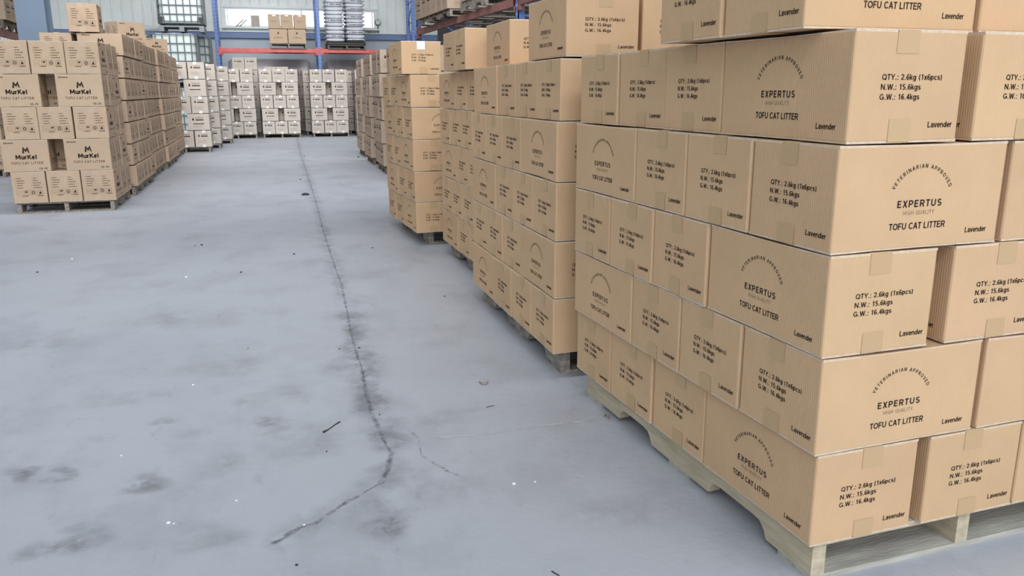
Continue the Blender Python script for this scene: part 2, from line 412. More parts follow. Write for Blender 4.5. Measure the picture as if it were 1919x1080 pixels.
def print_murkel(H):
    k = H / 0.327
    lg = Face2D()
    # letter M with two pointed ears and a notched foot
    M = [(-.034, -.032), (-.022, .034), (-.012, .022), (.0, .004), (.012, .022), (.022, .034), (.036, -.032), (.021, -.026), (.016, .0), (.001, -.024), (-.013, .0), (-.017, -.034)]
    mx, mz = 0.006, 0.220
    for tri in ((0, 1, 10, 11), (1, 2, 3, 10), (10, 3, 9), (3, 4, 8, 9), (4, 5, 8), (5, 6, 7, 8)):
        lg.poly([(mx + M[i][0], (mz + M[i][1]) * k) for i in tri])
    lg.line('MurKel', 0.004, 0.126 * k, 0.045 * k, 0.196, .25, space=.09)
    lg.line('TOFU CAT LITTER', 0.006, 0.074 * k, 0.025 * k, 0.30, .15, space=.16)
    lg.line('12L X3', 0.148, 0.020 * k, 0.017 * k, 0.078, .2)
    lg.text('Eurozone', -0.143, 0.288 * k, 0.020 * k, 0.085, 0.0008, shear=0.2)
    sh = Face2D()
    dashes(sh, -0.108, 0.254 * k, (0.045, 0.072, 0.066, 0.05, 0.052), 0.0245 * k, 0.006)
    dashes(sh, 0.045, 0.254 * k, (0.03, 0.045, 0.07, 0.056, 0.072), 0.0245 * k, 0.006)
    for i, x in enumerate((-0.100, -0.034, 0.031, 0.096)):
        sh.frame(x, 0.108 * k, 0.024, 0.002, 2 if i == 0 else 1)
    sh.rect(-0.115, -0.085, 0.104 * k, 0.107 * k, 2)
    sh.disc(-0.034, 0.110 * k, 0.014, 1, 0, 180); sh.rect(-0.0352, -0.0328, 0.094 * k, 0.111 * k)
    sh.ring(0.031, 0.108 * k, 0.016, 0.007)
    sh.poly([(0.083, 0.094 * k), (0.109, 0.094 * k), (0.104, 0.112 * k), (0.096, 0.124 * k), (0.089, 0.110 * k)])
    dashes(sh, -0.07, 0.070 * k, (0.05,), 0.02, 0.007); dashes(sh, 0.075, 0.070 * k, (0.05,), 0.02, 0.007)
    return lg, sh

def drop(fc, x, z, s):
    fc.poly([(x - .55 * s, z - .55 * s), (x - .25 * s, z - .9 * s), (x + .3 * s, z - .9 * s), (x + .6 * s, z - .5 * s), (x + .35 * s, z + .1 * s), (x + .05 * s, z + s), (x - .15 * s, z + .35 * s), (x - .5 * s, z - .1 * s)])

def squiggle(fc, x0, x1, z, h):
    """the unreadable lettering of the far cartons: five small dark strokes"""
    n = 5; d = (x1 - x0) / n
    for i in range(n):
        a = x0 + i * d
        if i in (0, 3): fc.poly([(a, z), (a + .3 * d, z), (a + .55 * d, z + h), (a + .25 * d, z + h)])
        elif i == 1: fc.ring(a + .4 * d, z + .45 * h, .42 * h, .17 * h, n=8)
        elif i == 2: fc.rect(a, a + .25 * d, z, z + h); fc.rect(a + .2 * d, a + .75 * d, z + .7 * h, z + h)
        else: fc.poly([(a, z + h), (a + .3 * d, z), (a + .5 * d, z), (a + .9 * d, z + h), (a + .6 * d, z + h), (a + .4 * d, z + .4 * h)])

def print_drop():
    lg = Face2D(); drop(lg, -0.105, 0.235, 0.036); squiggle(lg, -0.055, 0.095, 0.243, 0.030); lg.rect(-0.055, 0.10, 0.205, 0.227)
    lg.rect(-0.105, 0.105, 0.128, 0.145); dashes(lg, -0.10, 0.09, (0.19, 0.17), 0.02, 0.004, 2)
    sh = Face2D(); drop(sh, -0.085, 0.243, 0.030); squiggle(sh, -0.04, 0.085, 0.250, 0.026); sh.rect(-0.045, 0.088, 0.217, 0.238)
    dashes(sh, -0.10, 0.135, (0.17, 0.15, 0.17), 0.022, 0.004, 2)
    return lg, sh

def print_plain():
    lg = Face2D(); drop(lg, 0.0, 0.30, 0.04); squiggle(lg, -0.12, 0.12, 0.14, 0.035)
    sh = Face2D(); dashes(sh, -0.1, 0.22, (0.18, 0.17, 0.18), 0.02, 0.005, 2); sh.rect(-0.045, 0.045, 0.345, 0.385, 3)  # last rect: glare at the handle hole, painted as a white patch
    return lg, sh

# ---------------------------------------------------------------- cartons
CARTONS = []
class Kind:
    def __init__(s, L, W, H, km, prints, what, tapes=True, variants=3, tape=None, faces=('long printed face', 'short printed face')):
        s.L, s.W, s.H, s.what, s.faces = L, W, H, what, faces
        s.protos = []
        lg, sh = prints
        for q in range(variants):
            b = MB()
            fl = 0.0055
            b.rbox(-L / 2, L / 2, -W / 2, W / 2, fl, H - fl, 0.007, 0, 3, 0.002)
            e = 0.0007
            for sgn in (1, -1):
                for pts, m in lg.p: b.quad([(sgn * x, -sgn * (W / 2 + e), z) for x, z in pts], m)
                for pts, m in sh.p: b.quad([(sgn * (L / 2 + e), sgn * x, z) for x, z in pts], m)
            me = b.mesh('carton', [km, INK, INK_F, DIAL_GLARE])
            # top and bottom flaps: two leaves each, slightly bowed, meeting over the middle
            fm = []
            for top in (1, 0):
                for sy in (1, -1):
                    f = MB(); n = 8
                    bow = R.uniform(0.0012, 0.0034)
                    y0, y1 = 0.0015, W / 2 - 0.001
                    ring = []
                    for i in range(n + 1):
                        x = -L / 2 + 0.001 + (L - 0.002) * i / n
                        d = bow * math.sin(PI * i / n) + R.uniform(0, 0.0007)
                        zt, zb = (H - 0.0004 - d, H - fl - 0.0015) if top else (fl + 0.0015, 0.0004 + d)
                        ring.append([(x, sy * y0, zb), (x, sy * y1, zb), (x, sy * y1, zt), (x, sy * y0, zt)])
                    for i in range(n):
                        a, c = ring[i], ring[i + 1]
                        for k in range(4):
                            f.quad([a[k], c[k], c[(k + 1) % 4], a[(k + 1) % 4]], 1 if k in (1, 3) else 0)
                    f.quad(ring[0], 1); f.quad(list(reversed(ring[-1])), 1)
                    fm.append(f.mesh('top_flap' if top else 'bottom_flap', [km, FLAP]))
            tm = []
            if tapes:
                for top in (1, 0):
                    t = MB(); hw = 0.031; off = (0.010, 0.016)[top] + R.uniform(-0.006, 0.006); e2 = 0.0011; dn = R.uniform(0.048, 0.058)
                    if top: chain = [(-L / 2 - e2, H - dn), (-L / 2 - e2, H - 0.003), (-L / 2 + 0.004, H + 0.0002), (L / 2 - 0.004, H + 0.0002), (L / 2 + e2, H - 0.003), (L / 2 + e2, H - dn)]
                    else: chain = [(-L / 2 - e2, dn), (-L / 2 - e2, 0.003), (-L / 2 + 0.004, 0.0001), (L / 2 - 0.004, 0.0001), (L / 2 + e2, 0.003), (L / 2 + e2, dn)]
                    for (xa, za), (xb, zb) in zip(chain, chain[1:]):
                        t.quad([(xa, off - hw, za), (xb, off - hw, zb), (xb, off + hw, zb), (xa, off + hw, za)])
                    tm.append(t.mesh('packing_tape', [tape or TAPE]))
            s.protos.append((me, fm, tm))
    def make(s, loc, rz, label, group, detail=2, v=None, tilt=(0, 0)):
        me, fm, tm = s.protos[(R.randrange(len(s.protos)) if v is None else v)]
        o = bpy.data.objects.new('carton', me)
        COL.objects.link(o)
        o.location = loc
        o.rotation_euler = (tilt[0], tilt[1], rz)
        tag(o, label, 'box', group)
        CARTONS.append(o)
        if detail >= 2:
            for k, m in enumerate(fm):
                c = bpy.data.objects.new('top_flap' if k < 2 else 'bottom_flap', m); COL.objects.link(c); c.parent = o
        if detail >= 1:
            for m in tm:
                c = bpy.data.objects.new('packing_tape', m); COL.objects.link(c); c.parent = o
        return o

EXP = Kind(0.497, 0.316, 0.2485, K_EXP, print_expertus(), 'cat litter carton', faces=('logo', 'weights'))
MUR = Kind(0.438, 0.318, 0.3255, K_MUR, print_murkel(0.327), 'M logo carton', faces=('M logo', 'icons'), tape=TAPEM)
MUS = Kind(0.480, 0.333, 0.2560, K_MUR, print_murkel(0.257), 'M logo carton', faces=('M logo', 'icons'), variants=2, tape=TAPEM)
DRO = Kind(0.428, 0.326, 0.3455, K_DRO, print_drop(), 'drop logo carton', faces=('double bar', 'single bar'), variants=2, tape=TAPEW)
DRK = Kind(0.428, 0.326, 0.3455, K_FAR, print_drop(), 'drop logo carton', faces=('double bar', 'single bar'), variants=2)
RCK = Kind(0.50, 0.335, 0.405, K_MUR, print_plain(), 'rack carton', faces=('drop mark', 'painted glare'), variants=1, tapes=False)

ORD = ['bottom', 'second', 'third', 'fourth', 'fifth', 'sixth', 'seventh', 'eighth']
NTH = ['first', 'second', 'third', 'fourth', 'fifth', 'sixth', 'seventh', 'eighth']

class Stack:
    """a pallet load: near corner on the aisle at (x, y), u runs down the aisle, v away from it (side=+1 to the right, -1 to the left)"""
    def __init__(s, kind, x, y, th, side, name, group, base=PH, detail=2, jit=0.006, top=None):
        s.k, s.x, s.y, s.th, s.side, s.name, s.group, s.base, s.detail, s.jit = kind, x, y, th, side, name, group, base, detail, jit
        s.left = False      # True: a stack seen from its front, counted from its left side
    def world(s, u, v):
        v *= s.side
        return s.x + u * math.sin(s.th) + v * math.cos(s.th), s.y + u * math.cos(s.th) - v * math.sin(s.th)
    def put(s, layer, u, v, along, where, dx=0.0, dz=0.0, rot=0.0, v0=None, detail=None, jit=None):
        """along=True: the long side runs down the aisle (short face to the front)"""
        k = s.k
        lu, lv = (k.L, k.W) if along else (k.W, k.L)
        j = s.jit if jit is None else jit
        cx, cy = s.world(u + lu / 2 + R.uniform(-j, j) * .4, v + lv / 2)
        cx += dx + R.uniform(-j, j)
        rz = -s.th + (PI / 2 if along else 0) + (PI if R.random() < .5 else 0) + rot + R.uniform(-j, j) * .8
        face = k.faces[0 if along else 1] if where[0] == 'a' else k.faces[1 if along else 0]
        lab = 'carton, %s face out, %s layer, %s, %s' % (face, ORD[layer], where[1], s.name)
        return k.make((cx, cy, s.base + layer * s.k.H / 0.994 + dz), rz, lab, s.group, s.detail if detail is None else detail)
    def layer(s, i, typ, across=(0,), rows=3, dx=0.0, fv=None, gap=0.004, cols=1, first=0, us=None):
        """typ 'A': short faces at the near end, then `rows` crosswise; 'B': `rows` crosswise, then one lengthwise"""
        k = s.k
        g = gap
        if typ == 'A':
            for n in across:
                v = fv[n] if fv else n * (k.W + g)
                s.put(i, 0, v, True, ('f', '%s from left' % NTH[n] if n else 'front left') if s.left else ('a' if n == 0 else 'f', 'near end' if n == 0 else '%s from aisle' % NTH[n]), dx)
            for j in range(first, rows):
                u = k.L + g + j * (k.W + g)
                s.put(i, u, 0, False, ('a', '%s back' % NTH[j + 1] if s.left else '%s from near end' % NTH[j + 1]), dx)
        else:
            for j in range(first, rows):
                u = j * (k.W + g)
                for n in (across if j == 0 else range(cols)):
                    v = fv[n] if fv and j == 0 else n * (k.L + g)
                    if n == 0: wh = ('a', 'near end' if j == 0 else '%s from near end' % NTH[j])
                    else: wh = ('f', '%s from aisle' % NTH[n]) if j == 0 else ('f', 'inside the gap')
                    if s.left: wh = ('f', '%s from left' % NTH[n] if n else 'front left') if j == 0 else ('a' if n == 0 else 'f', '%s back' % NTH[j] if n == 0 else 'inside the gap')
                    s.put(i, u, v, False, wh, dx)
            s.put(i, rows * (k.W + g), 0, True, ('a', 'rear left' if s.left else 'far end'), dx)

# ---------------------------------------------------------------- pallets
def pallet(x, y, th, side, W, Lg, label, wood, group, z=0.0, H=PH, notches=((.22, .48), (.86, 1.11)), inset=0.02, low=None):
    """stringer pallet: three notched stringers down the aisle, boards across; local x = away from the aisle, y = down the aisle"""
    t = empty('wooden_pallet', (x, y, z), -th)
    tag(t, label, 'pallet', group)
    bt = 0.016
    def stringer(xc, hw):
        y0, y1, zb, zt = 0.0, Lg, bt, H - bt
        nh = 0.045
        pts = [(y0, zb)]
        for a, b in notches:
            pts += [(a - .012, zb), (a, zb + nh * .55), (a + .02, zb + nh * .93), (a + .05, zb + nh), (b - .05, zb + nh), (b - .02, zb + nh * .93), (b, zb + nh * .55), (b + .012, zb)]
        pts += [(y1, zb), (y1, zt), (y0, zt)]
        # concave outline: split into convex columns
        m = MB()
        ys = sorted(set(round(p[0], 5) for p in pts))
        low = [p for p in pts[:-2]]
        def lowz(v):
            for (a, za), (b, zb2) in zip(low, low[1:]):
                if a <= v <= b: return za if b == a else za + (zb2 - za) * (v - a) / (b - a)
            return zb
        for a, b in zip(ys, ys[1:]):
            m.prism([(a, lowz(a)), (b, lowz(b)), (b, zt), (a, zt)], 'x', xc - hw, xc + hw)
        return m
    for v in (inset + 0.02, W / 2, W - inset - 0.02):
        stringer(side * v, 0.021).build('stringer', wood, t)
    n = 7
    for i in range(n):
        m = MB(); yc = (Lg - .1) * i / (n - 1)
        m.box(*sorted((side * inset, side * (W - inset))), yc, yc + .1, H - bt, H)
        m.build('top_board', wood, t)
    spans = [(0.0, .135)] + [(notches[i][1] + .03, notches[i + 1][0] - .03) for i in range(len(notches) - 1)] + [(Lg - .135, Lg)]
    for a, b in spans:
        if b - a > .2: a, b = (a + b) / 2 - .06, (a + b) / 2 + .06
        m = MB(); m.box(*sorted((side * inset, side * (W - inset))), a, b, 0, bt)
        m.build('bottom_board', low or wood, t)
    return t

# ================================================================= THE SETTING
BTH = 0.045                                           # the hall is turned a little against the nearest pallet
def hall(a, d): return (a * math.cos(BTH) + d * math.sin(BTH), -a * math.sin(BTH) + d * math.cos(BTH))
HALL = Matrix.Rotation(-BTH, 4, 'Z')

def floor_material():
    m = bpy.data.materials.new('painted_concrete'); m.use_nodes = True
    nt = m.node_tree; N = nt.nodes; L = nt.links; b = N['Principled BSDF']
    tc = N.new('ShaderNodeTexCoord')
    def noise(scale, det, st=(1, 1, 1), rough=.6):
        mp = N.new('ShaderNodeMapping'); mp.inputs['Scale'].default_value = st; L.new(tc.outputs['Object'], mp.inputs[0])
        n = N.new('ShaderNodeTexNoise'); n.inputs['Scale'].default_value = scale; n.inputs['Detail'].default_value = det; n.inputs['Roughness'].default_value = rough
        L.new(mp.outputs[0], n.inputs[0]); return n.outputs['Fac']
    def ramp(fac, stops):
        c = N.new('ShaderNodeValToRGB'); L.new(fac, c.inputs[0]); e = c.color_ramp.elements
        while len(e) < len(stops): e.new(.5)
        for q, (p, col) in zip(e, stops): q.position = p; q.color = (*col, 1)
        return c.outputs[0]
    def mix(mode, fac, a, c):
        x = N.new('ShaderNodeMixRGB'); x.blend_type = mode
        if isinstance(fac, float): x.inputs[0].default_value = fac
        else: L.new(fac, x.inputs[0])
        L.new(a, x.inputs[1])
        if isinstance(c, tuple): x.inputs[2].default_value = (*c, 1)
        else: L.new(c, x.inputs[2])
        return x.outputs[0]
    base = ramp(noise(0.55, 5), [(.3, (.42, .442, .49)), (.5, (.46, .482, .530)), (.72, (.49, .514, .565))])
    blot = ramp(noise(2.4, 8, (1, .75, 1), .65), [(.30, (.80, .79, .80)), (.52, (1, 1, 1)), (1, (1.0, 1.0, 1.0))])
    c1 = mix('MULTIPLY', .9, base, blot)
    wear = ramp(noise(11, 8, (1, .5, 1), .7), [(.28, (.72, .71, .72)), (.40, (1, 1, 1)), (.74, (1, 1, 1)), (.82, (1.16, 1.16, 1.16))])
    c2 = mix('MULTIPLY', .75, c1, wear)
    L.new(c2, b.inputs['Base Color'])
    rg = N.new('ShaderNodeMapRange'); L.new(noise(3, 6), rg.inputs[0]); rg.inputs[3].default_value = .38; rg.inputs[4].default_value = .62
    L.new(rg.outputs[0], b.inputs['Roughness']); b.inputs['Specular IOR Level'].default_value = .35
    bp = N.new('ShaderNodeBump'); bp.inputs['Strength'].default_value = .18; bp.inputs['Distance'].default_value = .01
    L.new(noise(28, 6), bp.inputs['Height']); L.new(bp.outputs[0], b.inputs['Normal'])
    return m

XL, XR, YB, YF, ZC = -7.6, 6.0, 27.0, -7.6, 6.6
m = MB(); m.box(XL - .2, XR + .2, YF, YB + .3, -.25, 0)
FLOOR = tag(m.build('floor', floor_material(), rz=-BTH), kind='structure')

CORR = mat('white_profiled_cladding', (0.84, 0.87, 0.85), rough=0.5, noise=0.05, nscale=1.5)
LOWER = mat('pale_blue_plaster', (0.58, 0.64, 0.70), rough=0.8, noise=0.06, nscale=1.2)
ROOF = mat('grey_roof_sheet', (0.60, 0.62, 0.63), rough=0.6)

def corrugated(name, length, z0, z1, holes=()):
    """profiled sheet along local x, thickness towards +y; ribs every 0.29 m; holes are (x0, x1, za, zb)"""
    mb = MB()
    xs = [0.0]
    p = 0.29
    while xs[-1] < length:
        for d in (p - .07, .02, .03, .02): xs.append(min(length, xs[-1] + d))
    prof = []
    for i, x in enumerate(xs):
        prof.append((x, -.028 if i % 4 in (2, 3) else 0.0))
    for (xa, ya), (xb, yb) in zip(prof, prof[1:]):
        if xb - xa < 1e-6: continue
        segs = [(z0, z1)]
        for hx0, hx1, ha, hb in holes:
            if xb > hx0 and xa < hx1: segs = [(z0, ha), (hb, z1)]
        for a, b in segs:
            mb.quad([(xa, ya, a), (xb, yb, a), (xb, yb, b), (xa, ya, b)])
            mb.quad([(xa, .08, a), (xa, .08, b), (xb, .08, b), (xb, .08, a)])
            mb.quad([(xa, ya, b), (xb, yb, b), (xb, .08, b), (xa, .08, b)])
            mb.quad([(xa, ya, a), (xa, .08, a), (xb, .08, a), (xb, yb, a)])
    return mb

WX0, WX1, WZ0, WZ1 = -2.36, 2.42, 3.27, 3.86         # window opening along the back wall
def in_hall(o, a, d, z=0, rz=0.0):
    x, y = hall(a, d); o.location = (x, y, z); o.rotation_euler = (0, 0, -BTH + rz); return o

LEDGE = 3.06
o = corrugated('wall_back', XR - XL, LEDGE, ZC, [(WX0 - XL, WX1 - XL, WZ0, WZ1)]).build('wall_back', CORR)
tag(in_hall(o, XL, YB), kind='structure')
m = MB(); m.box(0, XR - XL, 0, .15, 0, LEDGE); o = m.build('wall_back', LOWER); tag(in_hall(o, XL, YB), kind='structure')
o = corrugated('wall_left', YB - YF, 0, ZC).build('wall_left', CORR); tag(in_hall(o, XL, YF, 0, PI / 2), kind='structure')
o = corrugated('wall_right', YB - YF, 0, ZC).build('wall_right', CORR); tag(in_hall(o, XR, YB, 0, -PI / 2), kind='structure')
m = MB(); m.box(0, .06, 0, 16.6, 0, ZC); o = m.build('wall_shade_sheet', mat('painted_brown_shade', (0.050, 0.038, 0.036), rough=.8, noise=.2, nscale=2))  # added dark sheet standing in for the shade behind the right-hand rack
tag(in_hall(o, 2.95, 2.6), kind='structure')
m = MB(); m.box(XL, XR, YF, YB, ZC, ZC + .1); tag(m.build('ceiling', ROOF, rz=-BTH), kind='structure')
# steel girt with a pale ledge strip along the back wall
m = MB(); m.box(0, XR - XL, -.16, -.03, 2.93, 3.11)
o = m.build('trim_1', GIRT); tag(in_hall(o, XL, YB), kind='structure')
m = MB(); m.box(0, XR - XL, -.20, .0, 3.11, 3.135)
o = m.build('trim_2', FRAMEW); tag(in_hall(o, XL, YB), kind='structure')
# window
t = empty('window_1', (0, 0, 0)); tag(t, kind='structure'); in_hall(t, 0, YB)
m = MB(); fw = .05
m.box(WX0, WX1, -.05, .06, WZ1 - fw, WZ1); m.box(WX0, WX1, -.05, .06, WZ0, WZ0 + fw)
for x in (WX0, (WX0 + WX1) / 2 - .025, WX1 - fw): m.box(x, x + fw, -.05, .06, WZ0 + fw, WZ1 - fw)
for x in (WX0 + .09, WX1 - .12): m.box(x, x + .03, -.02, .03, WZ0 + fw, WZ1 - fw)
m.build('window_frame', FRAMEW, t)
m = MB(); m.box(WX0 - .08, WX1 + .08, -.10, .0, WZ1, WZ1 + .08); m.box(WX0 - .08, WX0, -.06, .0, WZ0 - .06, WZ1); m.box(WX1, WX1 + .08, -.06, .0, WZ0 - .06, WZ1)
m.build('window_trim', FRAMEW, t)
m = MB(); m.box(WX0 - .1, WX1 + .1, -.22, .05, WZ0 - .05, WZ0); m.build('window_sill', FRAMEW, t)
gm = bpy.data.materials.new('bright_window_glass'); gm.use_nodes = True
_N = gm.node_tree.nodes; _L = gm.node_tree.links
_N.remove(_N['Principled BSDF'])
_t = _N.new('ShaderNodeBsdfTransparent'); _g = _N.new('ShaderNodeBsdfGlossy'); _g.inputs['Roughness'].default_value = .05
_m = _N.new('ShaderNodeMixShader'); _m.inputs[0].default_value = .06
_L.new(_t.outputs[0], _m.inputs[1]); _L.new(_g.outputs[0], _m.inputs[2]); _L.new(_m.outputs[0], _N['Material Output'].inputs[0])
m = MB(); m.box(WX0 + fw, WX1 - fw, .01, .016, WZ0 + fw, WZ1 - fw); m.build('pane', gm, t)

# ---------------------------------------------------------------- marks in the floor paint
def pix(px, py, z=0.0):
    d = _f + (px - 959.5) / FPX * _r2 - (py - 540.0) / FPX * _u2
    k = (z - CAM.z) / d.z
    return CAM + k * d
def alpha_mat(name, col, scale, lo, hi, stretch=(1, 1, 1), maxa=.8, edge=True):
    m = bpy.data.materials.new(name); m.use_nodes = True
    nt = m.node_tree; N = nt.nodes; L = nt.links; b = N['Principled BSDF']
    b.inputs['Base Color'].default_value = (*col, 1); b.inputs['Roughness'].default_value = .8; b.inputs['Specular IOR Level'].default_value = .2
    tc = N.new('ShaderNodeTexCoord'); mp = N.new('ShaderNodeMapping'); mp.inputs['Scale'].default_value = stretch
    L.new(tc.outputs['Object'], mp.inputs[0])
    nz = N.new('ShaderNodeTexNoise'); nz.inputs['Scale'].default_value = scale; nz.inputs['Detail'].default_value = 8; nz.inputs['Roughness'].default_value = .7
    L.new(mp.outputs[0], nz.inputs[0])
    mr = N.new('ShaderNodeMapRange'); mr.inputs[1].default_value = lo; mr.inputs[2].default_value = hi; mr.inputs[3].default_value = 0; mr.inputs[4].default_value = maxa
    L.new(nz.outputs['Fac'], mr.inputs[0])
    out = mr.outputs[0]
    if edge:
        at = N.new('ShaderNodeAttribute'); at.attribute_name = 'fade'
        mu = N.new('ShaderNodeMath'); mu.operation = 'MULTIPLY'; L.new(out, mu.inputs[0]); L.new(at.outputs['Fac'], mu.inputs[1]); out = mu.outputs[0]
    L.new(out, b.inputs['Alpha'])
    return m
def fade_attr(o, vals):
    a = o.data.attributes.new('fade', 'FLOAT', 'POINT')
    a.data.foreach_set('value', vals)
def ribbon(name, pts, wid, mt, z, wob=.4, fade=True):
    P = []
    for (xa, ya), (xb, yb) in zip(pts, pts[1:]):
        a, b = pix(xa, ya), pix(xb, yb)
        n = max(2, int((b - a).length / .05))
        for i in range(n): P.append(a.lerp(b, i / n))
    P.append(pix(*pts[-1]))
    mb = MB(); vals = []; rows = []
    for i, p in enumerate(P):
        d = (P[min(i + 1, len(P) - 1)] - P[max(i - 1, 0)]); d.z = 0; d.normalize()
        n = Vector((-d.y, d.x, 0))
        ww = wid * (1 + R.uniform(-wob, wob)); off = n * R.uniform(-wob, wob) * wid * .5
        row = []
        for s_, fv in ((-1, 0.0), (-.35, 1.0), (.35, 1.0), (1, 0.0)):
            q = p + off + n * (s_ * ww); row.append(len(mb.v)); mb.v.append((q.x, q.y, z)); vals.append(fv if 0 < i < len(P) - 1 else 0.0)
        rows.append(row)
    for a, b in zip(rows, rows[1:]):
        for k in range(3): mb.f.append((a[k], a[k + 1], b[k + 1], b[k])); mb.m.append(0)
    o = mb.build(name, mt)
    fade_attr(o, vals)
    o.parent = FLOOR; o.matrix_parent_inverse = FLOOR.matrix_basis.inverted()
    return o
CRK = alpha_mat('crack_dirt', (.10, .10, .105), 30, .40, .62, maxa=.48)
SMD = alpha_mat('joint_smudge', (.23, .235, .25), 5, .40, .72, maxa=.34)
LCH = alpha_mat('light_scratch', (.62, .64, .67), 14, .30, .5, maxa=.7)
crack = [(556, 252), (562, 285), (575, 325), (592, 378), (604, 425), (615, 462), (627, 498), (640, 535), (650, 580), (656, 620), (668, 660), (678, 690), (686, 735), (696, 775), (712, 810), (733, 850), (728, 880), (714, 905), (690, 920), (655, 940), (620, 962), (590, 982), (560, 990), (530, 1010), (495, 1030)]
ribbon('crack', crack, .0095, CRK, .0012, .6)
ribbon('crack_smudge', crack, .075, SMD, .0006, .4)
ribbon('crack_smudge', [(x + 14, y + 4) for x, y in crack[8:16]], .10, SMD, .0008, .4)
ribbon('crack', [(762, 804), (784, 822), (791, 853), (815, 870), (842, 886), (869, 897)], .006, alpha_mat('fine_crack_dirt', (.16, .16, .165), 40, .42, .62, maxa=.5), .0012, .9)
ribbon('scratch', [(800, 822), (887, 817), (944, 808), (993, 802), (1055, 794), (1122, 788)], .012, LCH, .0011, .6)
def stain(px, py, rx, ry, dark=1.0, rot=0.0):
    c = pix(px, py); mb = MB(); vals = []
    n = 20
    mb.v.append((c.x, c.y, .0005)); vals.append(1.0)
    for ring, fv in ((.55, .8), (1.0, 0.0)):
        for i in range(n):
            a = 2 * PI * i / n; rr = ring * (1 + .18 * math.sin(3 * a + px))
            x, y = rx * rr * math.cos(a), ry * rr * math.sin(a)
            mb.v.append((c.x + x * math.cos(rot) - y * math.sin(rot), c.y + x * math.sin(rot) + y * math.cos(rot), .0005)); vals.append(fv)
    for i in range(n):
        j = (i + 1) % n
        mb.f.append((0, 1 + i, 1 + j)); mb.f.append((1 + i, 1 + n + i, 1 + n + j, 1 + j)); mb.m += [0, 0]
    o = mb.build('stain', STN if dark >= 1 else STF)
    fade_attr(o, vals)
    o.parent = FLOOR; o.matrix_parent_inverse = FLOOR.matrix_basis.inverted()
STN = alpha_mat('dark_scuff', (.20, .19, .20), 9, .42, .66, maxa=.42)
STF = alpha_mat('faint_dirt', (.24, .235, .24), 6, .42, .72, maxa=.28)
for a in ((505, 797, .10, .11, 1, .1), (45, 888, .06, .10, 1, .4), (110, 890, .07, .09, 1, .2), (75, 648, .22, .20, 0, 0), (275, 908, .09, .10, 1, .5), (130, 1015, .14, .10, 1, .2), (200, 820, .07, .06, 0, 0), (305, 790, .06, .05, 1, 0), (355, 812, .07, .05, 0, 0), (50, 806, .07, .06, 0, .3), (575, 830, .22, .2, 0, .2),
          (520, 740, .2, .12, 0, 0), (770, 920, .3, .22, 0, .3), (850, 780, .2, .12, 0, 0), (730, 985, .12, .08, 1, .6), (720, 950, .06, .08, 0, .3), (300, 600, .3, .2, 0, 0), (420, 690, .3, .15, 0, 0), (240, 745, .25, .1, 0, 0), (1150, 960, .2, .12, 0, 0), (380, 1010, .16, .1, 0, 0), (560, 1000, .1, .06, 0, .2), (640, 690, .12, .25, 0, .1), (430, 870, .12, .12, 0, 0)):
    stain(*a)

# ================================================================= RIGHT-HAND PALLETS
GE = 'cat litter cartons on the right-hand pallets'
GP = 'loaded wooden pallets'
W_, L_ = EXP.W, EXP.L
T_ = 1.458
# nearest pallet
s = Stack(EXP, 0, 0, 0.0, 1, 'nearest right pallet', GE, jit=.0035)
DX = [0.004, -0.007, -0.013, -0.012, 0.006]
GV = [[0, .357, .68], [0, .512], [0, .372, .74], [0, .519], [0, .358, .72]]
for i in range(5):
    s.layer(i, 'AB'[i % 2], (0, 1, 2) if i % 2 == 0 else (0, 1), 3, DX[i], GV[i], gap=.0065 if i else .0065)
s5 = Stack(EXP, -.058, .10, 0.0, 1, 'nearest right pallet', GE, jit=.003)
s5.put(5, 0, 0, False, ('f', 'near end'), dz=0.002)
s5.put(5, 0.0, .515, False, ('f', 'second from aisle'), dz=0.002)
s5.put(5, .325, -.004, False, ('a', 'second from near end'), dz=.002)
pallet(0.015, 0.02, 0.0, 1, 1.04, 1.40, 'pale wooden pallet with notched stringers under the nearest right stack', WOOD, GP, notches=((.20, .47), (.86, 1.09)), low=WOODL)
# second
s = Stack(EXP, -.020, 1.646, 0.045, 1, 'second right pallet', GE, jit=.004)
DX = [-.010, -.003, -.001, 0.0, .012]
for i in range(5):
    s.layer(i, 'BA'[i % 2], (0,), 3, DX[i], gap=.006)
s.put(5, 0, .035, True, ('a', 'near end'), dz=.003)
s.put(5, .02, .372, True, ('f', 'second from aisle'), dz=.003)
s.put(5, 1.25, .165, True, ('f', 'set back from near end'), dz=.003)
pallet(.012, 1.70, 0.045, 1, 1.04, 1.40, 'grey weathered pallet under the second right stack', WOODG, GP, notches=((.22, .48), (.86, 1.11)))
# third
s = Stack(EXP, 0.18, 3.12, 0.03, 1, 'third right pallet', GE, jit=.005)
for i in range(5):
    s.layer(i, 'BA'[i % 2], (0,), 3, 0.0, gap=.006)
s.put(5, .40, -.065, False, ('f', 'near end'), dz=.003)
s.put(5, .73, -.055, False, ('a', 'second from near end'), dz=.003)
pallet(.215, 3.16, 0.03, 1, 1.04, 1.40, 'grey weathered pallet under the third right stack', WOODG, GP)
